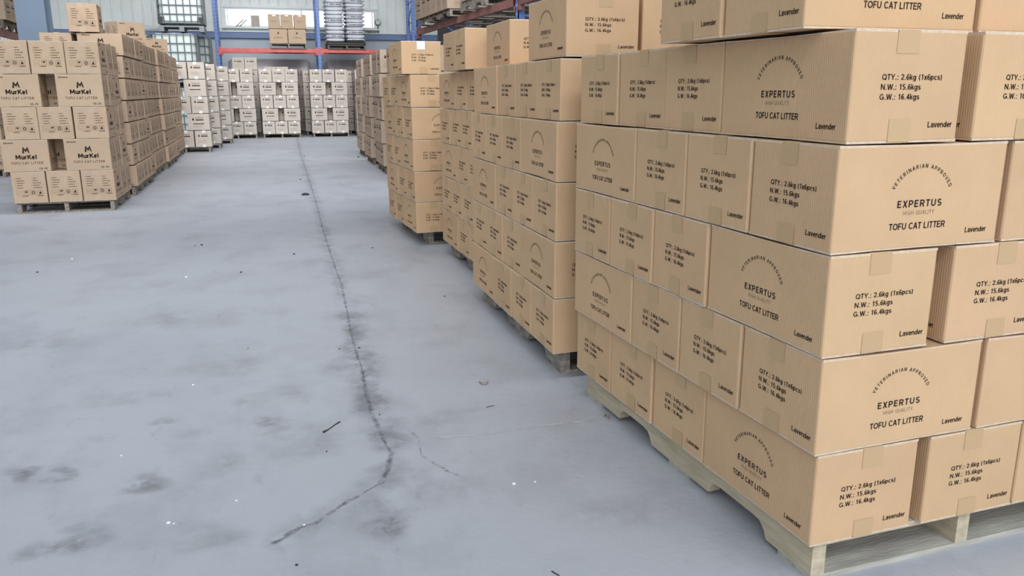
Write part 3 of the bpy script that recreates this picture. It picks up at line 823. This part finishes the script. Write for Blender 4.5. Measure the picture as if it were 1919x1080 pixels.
# fourth: stands a little further out into the aisle
s = Stack(EXP, .078, 4.92, -.01, 1, 'fourth right pallet', GE, jit=.0035)
DX = [.012, .006, .004, .0, -.004]
for i in range(5):
    s.layer(i, 'AB'[i % 2], (0, 1), 2, DX[i], gap=.006)
o = s.put(5, 0.02, -.06, True, ('f', 'near end, painted tape glare on edge'), dz=.003)
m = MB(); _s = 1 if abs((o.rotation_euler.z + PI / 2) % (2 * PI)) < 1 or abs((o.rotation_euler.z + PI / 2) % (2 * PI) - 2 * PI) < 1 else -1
m.quad([(_s * (EXP.L / 2 + .002), _s * a, b) for a, b in ((-.035, .185), (.03, .185), (.03, .247), (-.035, .247))])  # glare on the packing tape, painted as a white quad
tag(m.build('tape_glare', DIAL_GLARE, o), 'tape glare painted as a white patch')
pallet(.19, 5.02, -.01, 1, .95, 1.05, 'dark pallet with a pale front board under the fourth right stack', WOODG, GP, notches=((.2, .42), (.62, .84)))
# further down the aisle: pallets of drop-logo cartons
GD = 'drop logo cartons on the far right pallets'
def drop_pallet(x, y, th, name, layers, tall=None, dxs=None, plabel=None, base=PH, rows=2):
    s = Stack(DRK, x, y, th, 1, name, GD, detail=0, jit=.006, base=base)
    for i in range(layers):
        dx = dxs[i] if dxs else 0.0
        s.layer(i, 'AB'[i % 2], (0, 1, 2) if i % 2 == 0 else (0, 1), rows, dx, gap=.016, fv=None if i % 2 == 0 else [0, .53])
    Lg = DRO.L + rows * DRO.W
    pallet(x + .03, y + .03, th, 1, .96, Lg - .03, plabel, WOODD, GP, notches=((.2, .42), (Lg - .45, Lg - .23)))
    return s
drop_pallet(.93, 9.6, .06, 'fifth right pallet', 5, dxs=[.0, 0, -.005, -.02, -.03], plabel='dark pallet under the fifth right stack')
drop_pallet(.90, 11.0, .06, 'sixth right pallet', 5, dxs=[.02, 0, .02, .0, .02], plabel='dark pallet under the sixth right stack')
drop_pallet(1.0, 12.7, .06, 'seventh right pallet', 5, dxs=[.0, .03, 0, .02, .05], plabel='dark pallet under the seventh right stack')
drop_pallet(1.13, 14.5, .06, 'eighth right pallet', 5, dxs=[.0, .03, 0, .02, .05], plabel='dark pallet under the eighth right stack')

# ================================================================= LEFT-HAND ROW
GM = 'M logo cartons in the left-hand row'
TH = 0.038
s = Stack(MUR, -2.492, 8.12, TH, -1, 'nearest left pallet', GM, detail=2, jit=.004)
for i in range(5):
    if i % 2 == 0: s.layer(i, 'A', (0, 1, 2), 2, 0, [0, .3265, .653] if i == 0 else [0, .326, .652], gap=.008)
    else: s.layer(i, 'B', (0, 1), 2, 0, [0, .587], gap=.008, cols=2)
pallet(-2.50, 8.15, TH, -1, .97, 1.12, 'weathered notched pallet under the nearest left stack', WOODG, GP, notches=((.18, .42), (.70, .94)))
y = 9.44
for q in range(4):
    x = -2.492 + (y - 8.12) * math.tan(TH) + (0.03, -.01, .02, -.02)[q]
    nm = '%s left pallet' % NTH[q + 1]
    s = Stack(MUS, x, y, TH, -1, nm, GM, detail=0, jit=.004)
    for i in range(7):
        s.layer(i, 'BA'[(i + q) % 2], (0,), 4, R.uniform(-.015, .015), gap=.008)
    pallet(x - .005, y + .02, TH, -1, 1.0, 1.78, 'weathered notched pallet under the %s left stack' % NTH[q + 1], WOODG, GP, notches=((.2, .52), (.74, 1.02), (1.24, 1.56)))
    if q == 0: T2 = s
    y += 1.87
# cartons that show above the nearest stack
T2.put(6, 0, .52, True, ('f', 'beside the aisle carton'), jit=.0, detail=1)
MUR.make((-2.79, 9.66, T2.base + 7 * .256 / .994 + .001), PI / 2 + .02, 'carton with icons face out, alone on top of the left row near the column', GM, 1)
MUR.make((-2.62, 12.2, T2.base + 7 * .256 / .994 + .001), 0.70, 'turned carton with shaded M logo on top of the left row, nearer one', GM, 0)
MUS.make((-2.50, 14.9, T2.base + 7 * .256 / .994 + .001), 0.75, 'turned carton with shaded M logo on top of the left row, farther one', GM, 0)

# ================================================================= FAR PALLETS OF DROP-LOGO CARTONS
GF = 'drop logo cartons at the far end'
def far_stack(x, y, th, name, deep=2, side=1, fr=(3, 2), plabel='', pw=1.03):
    s = Stack(DRO, x, y, th, side, name, GF, detail=1, jit=.005)
    s.left = side == 1
    for i in range(5):
        dx = R.uniform(-.012, .012)
        if i % 2 == 0: s.layer(i, 'A', range(fr[0]), deep, dx, [0, .342, .685], gap=.012)
        else: s.layer(i, 'B', range(fr[1]), deep, dx, [0, .585], gap=.012, cols=min(2, fr[1]))
    pallet(x, y + .03, th, side, pw, DRO.L + deep * DRO.W, plabel, WOODG, GP, notches=((.2, .42), (.62, .85)))
    return s
# line on the left beyond the M-logo row (their aisle side faces right)
far_stack(-1.66, 17.0, .03, 'nearest far left stack', 1, -1, plabel='pallet under the nearest far left stack')
far_stack(-1.47, 18.15, .03, 'middle far left stack', 2, -1, (1, 1), plabel='pallet under the middle far left stack')
far_stack(-1.22, 19.9, .03, 'rear far left stack', 2, -1, (1, 1), plabel='pallet under the rear far left stack')
# facing the camera before the rack: aisle side of each is its right flank
far_stack(-1.57, 22.2, .06, 'leftmost stack before the rack', 2, 1, plabel='pallet under the leftmost stack before the rack')
far_stack(-.405, 22.2, .06, 'second stack before the rack', 2, 1, plabel='pallet under the second stack before the rack')
far_stack(.935, 22.2, .06, 'third stack before the rack', 2, 1, plabel='pallet under the third stack before the rack')
far_stack(2.19, 22.2, .06, 'fourth stack before the rack', 2, 1, plabel='pallet under the fourth stack before the rack')

for x, lab in ((.86, 'rear stack behind the third'), (2.12, 'rear stack behind the fourth')):
    s = Stack(DRO, x, 23.40, -.13, 1, lab, GF, detail=0, jit=.003); s.left = True
    for i in range(5): s.layer(i, 'AB'[i % 2], (0,), 1, gap=.01)
    pallet(x + .01, 23.42, -.13, 1, .46, .74, 'small pallet under the ' + lab, WOODG, GP, notches=((.14, .30), (.44, .6)))
# lower cartons seen just over the tops of those stacks
for x, n, lab in ((-1.05, 6, 'rear pair of cartons behind the leftmost stack'), (-.20, 5, 'rear pair of cartons behind the second stack')):
    s = Stack(DRO, x, 23.42, .045, 1, lab, GF, base=PH if n == 6 else PH + .1, detail=0, jit=.003)
    for i in range(n):
        for c in range(2): s.put(i, 0, c * .335, True, ('f', ('left', 'right')[c]))
    m = pallet(x + .01, 23.44, .045, 1, .66, .42, 'small pallet under the ' + lab, WOODG, GP, notches=((.14, .28),), H=PH if n == 6 else PH + .1)
# ================================================================= PALLET RACKS
def upright(name, x, y, h, label, depth=1.0, th=0.0, group='rack uprights'):
    """frame of two perforated posts with braces, in the local y direction"""
    t = empty(name, (x, y, 0), -th); tag(t, label, 'rack upright', group)
    for dy in (0.0, depth):
        m = MB()
        m.box(-.05, .05, dy, dy + .012, 0, h); m.box(-.05, -.04, dy, dy + .08, 0, h); m.box(.04, .05, dy, dy + .08, 0, h)
        z = .1
        while z < h - .05:
            for sx in (-.025, .025):
                m.box(sx - .008, sx + .008, dy - .003, dy + .0005, z, z + .035, 1)
            z += .1
        m.build('post', [BLUE, HOLE], t)
        m = MB(); m.box(-.07, .07, dy - .03, dy + .11, 0, .012); m.build('base_plate', BLUE, t)
    m = MB(); z = .3; k = 0
    while z + .6 < h:
        a, b = (0.04, depth + .04) if k % 2 == 0 else (depth + .04, 0.04)
        m.tube([(0, a, z), (0, b, z + .6)], .018, 6); m.tube([(0, .04, z), (0, depth + .04, z)], .018, 6)
        z += .6; k += 1
    m.build('brace', BLUE, t)
    return t
def beam(x0, y0, x1, y1, z0, z1, label, mt, d=.05):
    t = empty('rack_beam', (x0, y0, 0)); tag(t, label, 'rack beam', 'rack beams')
    L = math.hypot(x1 - x0, y1 - y0); t.rotation_euler = (0, 0, math.atan2(y1 - y0, x1 - x0))
    m = MB(); m.box(0, L, 0, d, z0, z1 - .03); m.box(0, L, .012, d, z1 - .03, z1)
    m.build('beam_section', mt, t)
    for x in (0, L):
        m = MB(); m.box(x - .045, x + .045, -.008, d, z0 - .06, z1 + .04); m.build('end_bracket', mt, t)
    return t
# far rack, across the hall
zb0, zb1 = 2.37, 2.475
fx = [-1.44, 1.40, 4.3]
FR = 24.0
def fr(a): return (a, FR - (a - 0) * .045)
upright('rack_upright', *fr(-1.41), 5.0, 'blue perforated upright at the far rack\'s outer end, beside the white tanks', .95, .045)
upright('rack_upright', *fr(1.43), 5.0, 'blue perforated upright between the far rack\'s two bays', .95, .045)
upright('rack_upright', *fr(4.25), 5.0, 'blue perforated upright at the far rack\'s hidden end', .95, .045)
for (a, b), nm in (((-1.35, 1.37), 'bay holding the cartons'), ((1.49, 4.19), 'bay holding the white sacks')):
    p0, p1 = fr(a), fr(b)
    beam(*p0, *p1, zb0, zb1, 'red front beam of the far rack, ' + nm, RED)
    beam(p0[0] + .04, p0[1] + .9, p1[0] + .04, p1[1] + .9, zb0, zb1, 'red rear beam of the far rack, ' + nm, RED)
# cartons on the far rack
GR = 'cartons on the far rack'
px_, py_ = fr(.03)
pallet(px_, py_ - .05, .045, 1, 1.06, 1.1, 'grey pallet on the far rack under five cartons', WOODG, GP, z=zb1 + .001, H=.14, notches=((.2, .45), (.65, .9)))
zt = zb1 + .142
for n in range(2):
    x, yy = fr(.03 + .265 + n * .525)
    RCK.make((x, yy + .13, zt), -.045, ('lower carton with drop mark on the far rack, beside the upright', 'lower carton with drop mark on the far rack, window side')[1 - n] if 0 else ('left', 'right')[n] + ' one of the two lower drop mark cartons on the far rack', GR, 0)
for n in range(3):
    x, yy = fr(.03 + .18 + n * .352 + (0, .0, .02)[n])
    RCK.make((x, yy + .20, zt + .409), -.045 + PI / 2, ('left', 'middle', 'right')[n] + ' one of three upper cartons on the far rack, before the window', GR, 0)
# sacks on the far rack
px_, py_ = fr(1.66)
pallet(px_, py_ - .05, .045, 1, 1.14, 1.1, 'film covered pallet on the far rack under the white sacks', WOODD, GP, z=zb1 + .001, H=.11, notches=((.2, .45), (.65, .9)))
def sack_mesh(sx, sy, h, seed, marked):
    rr = random.Random(seed); mb = MB(); nx, ny = 12, 10
    top, bot = {}, {}
    for i in range(nx + 1):
        for j in range(ny + 1):
            a, b = 2 * i / nx - 1, 2 * j / ny - 1
            e = max(0, (1 - abs(a) ** 5)) * max(0, (1 - abs(b) ** 5))
            zz = h * .5 * e ** .45
            x, yv = a * sx / 2 + rr.uniform(-.006, .006), b * sy / 2 + rr.uniform(-.006, .006)
            top[i, j] = len(mb.v); mb.v.append((x, yv, h / 2 + zz * .98 + rr.uniform(-.004, .004) * e))
            bot[i, j] = len(mb.v); mb.v.append((x, yv, h / 2 - zz * .98))
    for i in range(nx):
        for j in range(ny):
            mb.f.append((top[i, j], top[i + 1, j], top[i + 1, j + 1], top[i, j + 1])); mb.m.append(0)
            mb.f.append((bot[i, j], bot[i, j + 1], bot[i + 1, j + 1], bot[i + 1, j])); mb.m.append(0)
    for i in range(nx):
        mb.f.append((top[i, 0], bot[i, 0], bot[i + 1, 0], top[i + 1, 0])); mb.f.append((top[i, ny], top[i + 1, ny], bot[i + 1, ny], bot[i, ny])); mb.m += [0, 0]
    for j in range(ny):
        mb.f.append((top[0, j], top[0, j + 1], bot[0, j + 1], bot[0, j])); mb.f.append((top[nx, j], bot[nx, j], bot[nx, j + 1], top[nx, j + 1])); mb.m += [0, 0]
    if marked:
        for pts, mm in drop_.p: mb.quad([(x, -sy / 2 - .008, z - .001) for x, z in pts], 1)
    return mb
drop_ = Face2D(); drop(drop_, -.19, .055, .02)
for i in range(4): drop_.rect(-.13 + i * .037, -.105 + i * .037, .045, .068)
drop_.rect(.017, .035, .054, .059)
for i in range(4): drop_.rect(.05 + i * .04, .078 + i * .04, .045, .068)
SM = [sack_mesh(.575, .95, .108, k, k < 2).mesh('woven_sack', [SACK, INK], True) for k in range(3)]
SL = [sack_mesh(.565, .92, .108, k + 9, k < 1).mesh('woven_sack', [SACK, INK], True) for k in range(2)]
GS = 'white woven sacks on the far rack'
dark = MB(); dark.rbox(0, 1.13, 0, 1.0, 0, .10, .04); px2, py2 = fr(1.67)
tag(dark.build('film_wrap', BLACKP, loc=(px2, py2, zb1 + .112), rz=-.045), 'dark crumpled film between the far rack pallet and the sacks', 'plastic film')
for n in range(13):
    zz = zb1 + .214 + n * .111
    for c in range(2):
        x, yy = fr(1.95 + c * .594)
        o = bpy.data.objects.new('woven_sack', (SM[(0, 2, 1, 2)[n % 4]] if c else SL[(1, 0, 1, 1)[n % 4]])); COL.objects.link(o)
        o.location = (x, yy + .47 + R.uniform(-.02, .02), zz); o.rotation_euler = (0, 0, -.045 + R.uniform(-.004, .004))
        tag(o, 'white woven sack, %s in the %s column of the far rack sacks' % ('lowest' if n == 0 else NTH[n] + ' from below' if n < 8 else ('ninth', 'tenth', 'eleventh', 'twelfth', 'thirteenth')[n - 8] + ' from below', ('plain', 'printed')[c]), 'sack', GS)
# wrapped loads standing under the far rack
for a, b, mt, lab in ((-1.15, 1.25, FILMW, 'tall load in pale shrink film under the rack bay with the cartons'), (1.72, 4.1, FILM, 'tall load in grey shrink film under the rack bay with the sacks')):
    t = empty('wrapped_load', (fr(a)[0], fr(a)[1] + 1.05, 0), .045 * -1); tag(t, lab, 'wrapped load')
    m = MB(); m.rbox(0, b - a, .0, .9, .12, 2.22, .10, 0, 5, .09); m.build('film_wrap', mt, t, smooth=True)
    m = MB()
    for x in (.03, (b - a) / 2 - .05, b - a - .13): m.box(x, x + .1, .02, .88, 0, .12)
    m.build('pallet_runner', WOODD, t)
# right-hand rack, along the aisle behind the stacks
RX = 2.02
def rr_(d): return RX + (d - 8) * .0
upright('rack_upright', RX, 7.97, 4.6, 'blue upright of the right-hand rack, nearer one', .95, PI / 2)
upright('rack_upright', RX, 13.40, 4.6, 'dark blue upright of the right-hand rack, farther one', .95, PI / 2)
for dx_, nm in ((0, 'aisle side'), (.95, 'wall side')):
    beam(RX + .05 + dx_, 8.04, RX + .05 + dx_, 13.33, 2.215, 2.31, 'dusty red beam of the right-hand rack, ' + nm, REDD)
beam(RX + .05, 3.97, RX + .05, 7.90, 2.215, 2.31, 'dusty red beam of the right-hand rack, nearest bay', REDD)
upright('rack_upright', RX, 3.9, 4.6, 'blue upright of the right-hand rack, hidden by the nearest stacks', .95, PI / 2)
GA = 'cartons on the right-hand rack'
pallet(RX - .14, 10.58, 0, 1, 1.12, 2.0, 'weathered long pallet on the right-hand rack, farther one', WOODG, GP, z=2.312, H=.095, notches=((.2, .5), (.85, 1.15), (1.5, 1.8)))
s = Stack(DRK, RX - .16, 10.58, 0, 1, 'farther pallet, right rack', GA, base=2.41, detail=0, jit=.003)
s.layer(0, 'B', (0, 1), 5, 0, gap=.012); s.layer(1, 'A', (0, 1, 2), 5, 0, gap=.012)
pallet(RX - .10, 8.95, 0, 1, 1.10, 1.2, 'weathered pallet on the right-hand rack, nearer one', WOODG, GP, z=2.312, H=.13, notches=((.2, .45), (.7, .95)))
s = Stack(DRK, RX - .10, 8.98, 0, 1, 'nearer pallet, right rack', GA, base=2.443, detail=0, jit=.003)
s.layer(0, 'B', (0, 1), 2, 0, gap=.012)
# left-hand rack
LX = -4.60
upright('rack_upright', LX, 16.3, 4.6, 'blue upright of the left-hand rack behind the steel column', .95, -PI / 2)
upright('rack_upright', LX, 9.3, 4.6, 'blue upright of the left-hand rack outside the picture edge', .95, -PI / 2)
for dx_, nm in ((0, 'aisle side'), (-.95, 'wall side')):
    beam(LX + dx_, 9.37, LX + dx_, 16.23, 2.12, 2.25, 'dusty red beam of the left-hand rack, ' + nm, REDD)
pallet(LX + .04, 14.08, 0, -1, 1.10, 1.2, 'dark pallet on the left-hand rack', WOODD, GP, z=2.252, H=.13, notches=((.2, .45), (.7, .95)))
s = Stack(DRK, LX + .06, 14.12, 0, -1, 'pallet of the left-hand rack', 'cartons on the left-hand rack', base=2.384, detail=0, jit=.01)
s.layer(0, 'A', (0, 1, 2), 2, 0); s.layer(1, 'B', (0, 1), 2, 0, [0, .53])

# ================================================================= COLUMN, TANKS, WALL THINGS
t = empty('steel_column', (-3.93, 13.0, 0), -BTH); tag(t, 'grey blue painted steel column rising behind the left-hand row', 'column')
m = MB(); m.box(-.20, .20, -.20, -.182, 0, ZC); m.box(-.20, .20, .182, .20, 0, ZC); m.box(-.01, .01, -.182, .182, 0, ZC); m.build('shaft', COLU, t)
m = MB(); m.box(-.28, .28, -.28, .28, 0, .025); m.build('base_plate', COLU, t)

def ibc(x, y, z, rz, tank, label):
    t = empty('tote_tank', (x, y, z), rz); tag(t, label, 'tank', 'caged liquid tanks')
    w_, d_, b0, h = 1.09, .98, .19, 1.37
    m = MB(); m.rbox(-w_ / 2 + .03, w_ / 2 - .03, -d_ / 2 + .03, d_ / 2 - .03, b0 + .02, h - .03, .12, 0, 5, .06)
    m.tube([(0, 0, h - .035), (0, 0, h + .005)], .1, 16); m.build('bottle', tank, t, smooth=False)
    m = MB(); r = .015
    def loop(zv):
        c = .10; P = []
        for cx, cy, a0 in ((w_ / 2 - c, d_ / 2 - c, 0), (-w_ / 2 + c, d_ / 2 - c, 90), (-w_ / 2 + c, -d_ / 2 + c, 180), (w_ / 2 - c, -d_ / 2 + c, 270)):
            for k in range(4):
                a = math.radians(a0 + 30 * k); P.append((cx + c * math.cos(a), cy + c * math.sin(a), zv))
        m.tube(P + [P[0]], r, 6, cap=False)
    for k in range(6): loop(b0 + .02 + k * .22)
    for k in range(6):
        v = -.425 + k * .17
        for sg in (-1, 1):
            m.tube([(v, sg * (d_ / 2 + .008), b0), (v, sg * (d_ / 2 + .008), h - .04)], r, 6)
            m.tube([(sg * (w_ / 2 + .008), v * .95, b0), (sg * (w_ / 2 + .008), v * .95, h - .04)], r, 6)
    m.build('cage', STEEL, t)
    m = MB(); m.box(-w_ / 2, w_ / 2, -d_ / 2, d_ / 2, .11, .145)
    for xx in (-w_ / 2, -.06, w_ / 2 - .12):
        m.box(xx, xx + .12, -d_ / 2, d_ / 2, 0, .11)
    m.build('base_frame', STEEL, t)
    for sx in (-1, 1):
        for sy in (-1, 1):
            m = MB(); m.box(*sorted((sx * (w_ / 2 - .15), sx * (w_ / 2 + .004))), *sorted((sy * (d_ / 2 - .05), sy * (d_ / 2 + .004))), b0, b0 + .17)
            m.build('corner_guard', BLACKP, t)
    return t
for z, wz in ((0, 'bottom tier'), (1.385, 'second tier')):
    ibc(-2.44, 22.49, z, -BTH, TANK, 'milky caged tank, %s of the stack beside the blue upright' % wz)
    ibc(-3.60, 22.6, z, -BTH, TANK, 'milky caged tank, %s, next stack toward the steel column' % wz)
    ibc(-2.13, 23.62, z, -BTH, TANKG, 'grey green caged tank, %s, behind the milky ones' % wz)
ibc(-2.21, 22.52, 2.772, -BTH, TANK, 'milky caged tank standing on top of the other tanks')

t = empty('dial_gauge', (0, 0, 0)); in_hall(t, 2.48, YB - .10); tag(t, 'round white dial gauge on a short stem above the blue girt', 'gauge')
m = MB(); m.tube([(0, -.05, 3.49), (0, .03, 3.49)], .095, 24); m.build('case', BLACKP, t)
m = MB(); m.tube([(0, -.054, 3.49), (0, -.049, 3.49)], .078, 24); m.build('dial', DIAL_GLARE, t)
m = MB(); m.box(-.004, .004, -.058, -.054, 3.48, 3.55); m.build('needle', INK, t)
m = MB(); m.tube([(0, 0, 3.135), (0, 0, 3.40)], .014, 8); m.build('stem', BLACKP, t)

# things along the window sill
def lump(name, a, d, z, sx, sy, sz, mt, label, cat, seed, rz=0.0):
    rr = random.Random(seed); mb = MB(); nu, nv = 14, 8
    for j in range(nv + 1):
        ph = -PI / 2 + PI * j / nv
        for i in range(nu):
            th = 2 * PI * i / nu; k = 1 + rr.uniform(-.22, .22) * math.cos(ph)
            mb.v.append((sx * k * math.cos(ph) * math.cos(th), sy * k * math.cos(ph) * math.sin(th), sz * (1 + math.sin(ph)) * (1 + rr.uniform(-.1, .1))))
    for j in range(nv):
        for i in range(nu):
            mb.f.append((j * nu + i, j * nu + (i + 1) % nu, (j + 1) * nu + (i + 1) % nu, (j + 1) * nu + i)); mb.m.append(0)
    o = mb.build(name, mt, smooth=True); in_hall(o, a, d, z, rz); tag(o, label, cat); return o
RAG = mat('pale_rag', (.62, .60, .55), rough=.9, noise=.2, nscale=12)
lump('crumpled_cloth', .28, YB - .12, 3.135, .14, .05, .04, RAG, 'pale crumpled cloth on the ledge left of the middle upright', 'cloth', 1)
lump('crumpled_cloth', 2.27, YB - .12, 3.135, .13, .05, .06, mat('olive_rag', (.35, .32, .24), rough=.9, noise=.3, nscale=12), 'olive crumpled cloth on the ledge between sacks and gauge', 'cloth', 2)
lump('plastic_film', -4.75, YB - .12, 3.135, .5, .06, .06, SACK, 'white plastic film lying on the ledge near the steel column', 'plastic film', 3)
for n, a in enumerate((-2.02, -1.92)):
    m = MB(); m.tube([(0, -.15, 3.27), (.24, -.06, 3.50)], .014, 6)
    o = m.build('stick', GIRT if 0 else WOODD); in_hall(o, a, YB); tag(o, ('longer', 'shorter')[n] + ' of two slanting sticks leaning in the window', 'stick')
m = MB(); m.box(0, .26, -.2, -.12, 3.262, 3.62); o = m.build('cardboard_sheet', K_DRO); in_hall(o, -1.55, YB); tag(o, 'pale cardboard piece standing in the window beside the rack cartons', 'cardboard')
# ================================================================= LITTER ON THE FLOOR
def bit(name, pts, r, mt, label, cat='litter'):
    P = [pix(a, b) for a, b in pts]
    mb = MB(); c = P[0]
    q = [(p.x - c.x, p.y - c.y, rr_) for p, rr_ in zip(P, r)]
    mb.tube(q, list(r), 6)
    o = mb.build(name, mt, loc=(c.x, c.y, 0.0)); tag(o, label, cat); return o
bit('twig', [(606, 812), (616, 806), (628, 797), (637, 792)], [.004, .002, .002, .003], TWIG, 'dark thin twig lying on the floor left of the crack', 'twig')
bit('straw', [(912, 764), (920, 762), (927, 761)], [.0014, .0014, .001], TWIG, 'short dark straw on the floor right of the crack', 'straw')
bit('splinter', [(1034, 1072), (1040, 1076), (1048, 1080)], [.002, .0018, .0016], TWIG, 'dark splinter on the floor at the bottom edge', 'splinter')
bit('curled_leaf', [(898, 717), (905, 722), (912, 721), (914, 717)], [.003, .0055, .005, .0025], LEAF, 'small curled dry leaf on the floor in the aisle', 'leaf')
bit('wood_curl', [(1131, 782), (1135, 779), (1140, 782), (1139, 788)], [.004, .005, .005, .004], LEAF, 'little wood curl on the floor beside the nearest pallet', 'wood curl')
bit('flat_scrap', [(566, 366.5), (572, 366), (579, 366)], [.012, .016, .012], GRIT, 'flat dark scrap on the floor beside the crack, far away', 'scrap')
def pebble(px, py, r, mt, label):
    r *= .75
    c = pix(px, py); rr = random.Random(int(px * 7 + py)); mb = MB(); n = 7
    for zz, k in ((0.0, .8), (.35, 1.0), (.8, .6)):
        for i in range(n):
            a = 2 * PI * i / n; q = r * k * (1 + rr.uniform(-.25, .25)); mb.v.append((q * math.cos(a), q * math.sin(a) * .8, r * zz))
    for j in range(2):
        for i in range(n): mb.f.append((j * n + i, j * n + (i + 1) % n, (j + 1) * n + (i + 1) % n, (j + 1) * n + i)); mb.m.append(0)
    mb.f.append(tuple(range(2 * n, 3 * n))); mb.m.append(0); mb.f.append(tuple(reversed(range(n)))); mb.m.append(0)
    o = mb.build('pebble' if mt is GRIT else 'chip', mt, loc=(c.x, c.y, 0)); tag(o, label, 'litter', None)
for a in ((673, 653, .008, GRIT, 'dark crumb right on the floor crack'), (636, 655, .006, GRIT, 'dark crumb just left of the floor crack'), (711, 778, .005, GRIT, 'tiny dark crumb just right of the floor crack'), (563, 337, .018, GRIT, 'dark crumb on the floor by the far part of the crack'),
          (551, 477, .013, GRIT, 'dark round crumb left of the crack, mid aisle'), (452, 511, .012, GRIT, 'dark crumb in mid aisle toward the left row'), (378, 460, .016, GRIT, 'dark flake, right one of two near the left row'), (366, 461, .009, GRIT, 'dark flake, left one of two near the left row'), (698, 465, .010, GRIT, 'dark crumb between the crack and the fourth right pallet'),
          (833, 556, .009, GRIT, 'dark crumb beside the second right pallet'), (70, 511, .012, GRIT, 'dark crumb on the floor before the nearest left pallet'), (570, 293, .02, GRIT, 'dark crumb on the far floor beside the crack'), (672, 295, .03, GRIT, 'dark crumb beside the eighth right pallet'), (465, 654, .005, GRIT, 'tiny dark crumb in the middle of the aisle'), (556, 1060, .006, GRIT, 'dark crumb clump on the floor at the bottom edge'), (612, 847, .005, GRIT, 'tiny dark crumb below the twig'),
          (316, 981, .008, CHIP, 'bright white chip near the bottom edge of the floor'), (326, 982, .004, CHIP, 'tiny white chip beside the bright one'), (362, 722, .007, CHIP, 'white chip on the floor in mid aisle'), (443, 939, .005, CHIP, 'small white chip left of the crack end'), (963, 908, .008, CHIP, 'white flake on the floor right of the crack end'), (1003, 904, .005, CHIP, 'small white flake nearer the nearest pallet'), (349, 520, .013, CHIP, 'white chip on the floor toward the left row'), (135, 486, .012, CHIP, 'white chip before the nearest left pallet'), (228, 855, .006, CHIP, 'white chip on the stained floor patch'), (570, 985, .006, CHIP, 'white crumb lying in the crack end')):
    pebble(*a)

s = Stack(MUR, -4.50, 12.6, TH, -1, 'outer left pallet', GM, detail=0, jit=.003)
for i in range(4): s.put(i, 0, 0, True, ('f', 'near end'))
pallet(-4.51, 12.63, TH, -1, .36, .42, 'pallet under the outermost left cartons, partly outside the picture', WOODG, GP, notches=((.14, .28),))

# ================================================================= SURPLUS CARTONS
# cartons nothing shows of are left out; past the 300 that show largest the rest lie as one mass
CARTONS_ALL = list(CARTONS)
UNSEEN = [54, 62, 77, 81, 85, 89, 93, 98, 99, 103, 107, 108, 121, 122, 126, 130, 131, 135, 139, 140, 144, 145, 149, 153, 154, 158, 162, 163, 167, 168, 172, 176, 181, 185, 186, 360, 363, 367, 370, 374, 406, 409, 415, 416, 419, 420, 425, 426, 429, 430, 450, 455, 482, 483, 487, 489, 492, 493, 497, 499, 502, 503, 561, 562, 578]
REST = [13, 24, 58, 66, 70, 97, *range(100, 103), *range(104, 107), *range(109, 116), 117, 118, 133, 146, 147, 150, 156, 160, 164, 165, 169, 170, 173, 174, *range(177, 180), 182, 183, 187, 188, 249, 252, 254, 259, 261, 264, 267, 269, 272, 274, 279, *range(285, 289), *range(290, 294), *range(295, 298), *range(300, 304), *range(305, 309), *range(310, 314), *range(315, 354), 361, 364, 368, 371, 375, 377, 378, 380, 381, 383, 384, 386, 387, 389, 390, 392, 393, 395, 396, 398, 399, 401, 402, 404, 405, 410, 411, 413, 421, 423, 434, 435, 438, 440, 444, 445, 448, 454, 459, 460, 463, 465, 469, 470, 473, 475, *range(479, 482), *range(484, 487), 488, 490, 491, *range(494, 497), 498, 500, 501, 504, 505, 507, 509, 511, 513, 515, 517, 519, 521, 523, 525, 526, 528, 530, 532, 534, *range(538, 548), 554, 560, *range(563, 572), 573, 574, 576, 577, 579, 580, 583, 584]
def _drop(o):
    for c in list(o.children): bpy.data.objects.remove(c)
    bpy.data.objects.remove(o)
bpy.context.view_layer.update()
if REST:
    mb = {}
    V, Fc, Mi, mats = [], [], [], []
    for i in REST:
        o = CARTONS_ALL[i]; me = o.data; n = len(V); mw = o.matrix_world
        V += [tuple(mw @ v.co) for v in me.vertices]
        mp = []
        for m in me.materials:
            if m not in mats: mats.append(m)
            mp.append(mats.index(m))
        for p in me.polygons:
            Fc.append(tuple(n + k for k in p.vertices)); Mi.append(mp[p.material_index])
    me = bpy.data.meshes.new('carton_mass'); me.from_pydata(V, [], Fc)
    for m in mats: me.materials.append(m)
    me.polygons.foreach_set('material_index', Mi); me.update()
    o = bpy.data.objects.new('carton_mass', me); COL.objects.link(o)
    tag(o, 'mass of small far kraft cartons filling the rear pallets of the hall', 'boxes', None, 'stuff')
for i in set(UNSEEN) | set(REST): _drop(CARTONS_ALL[i])
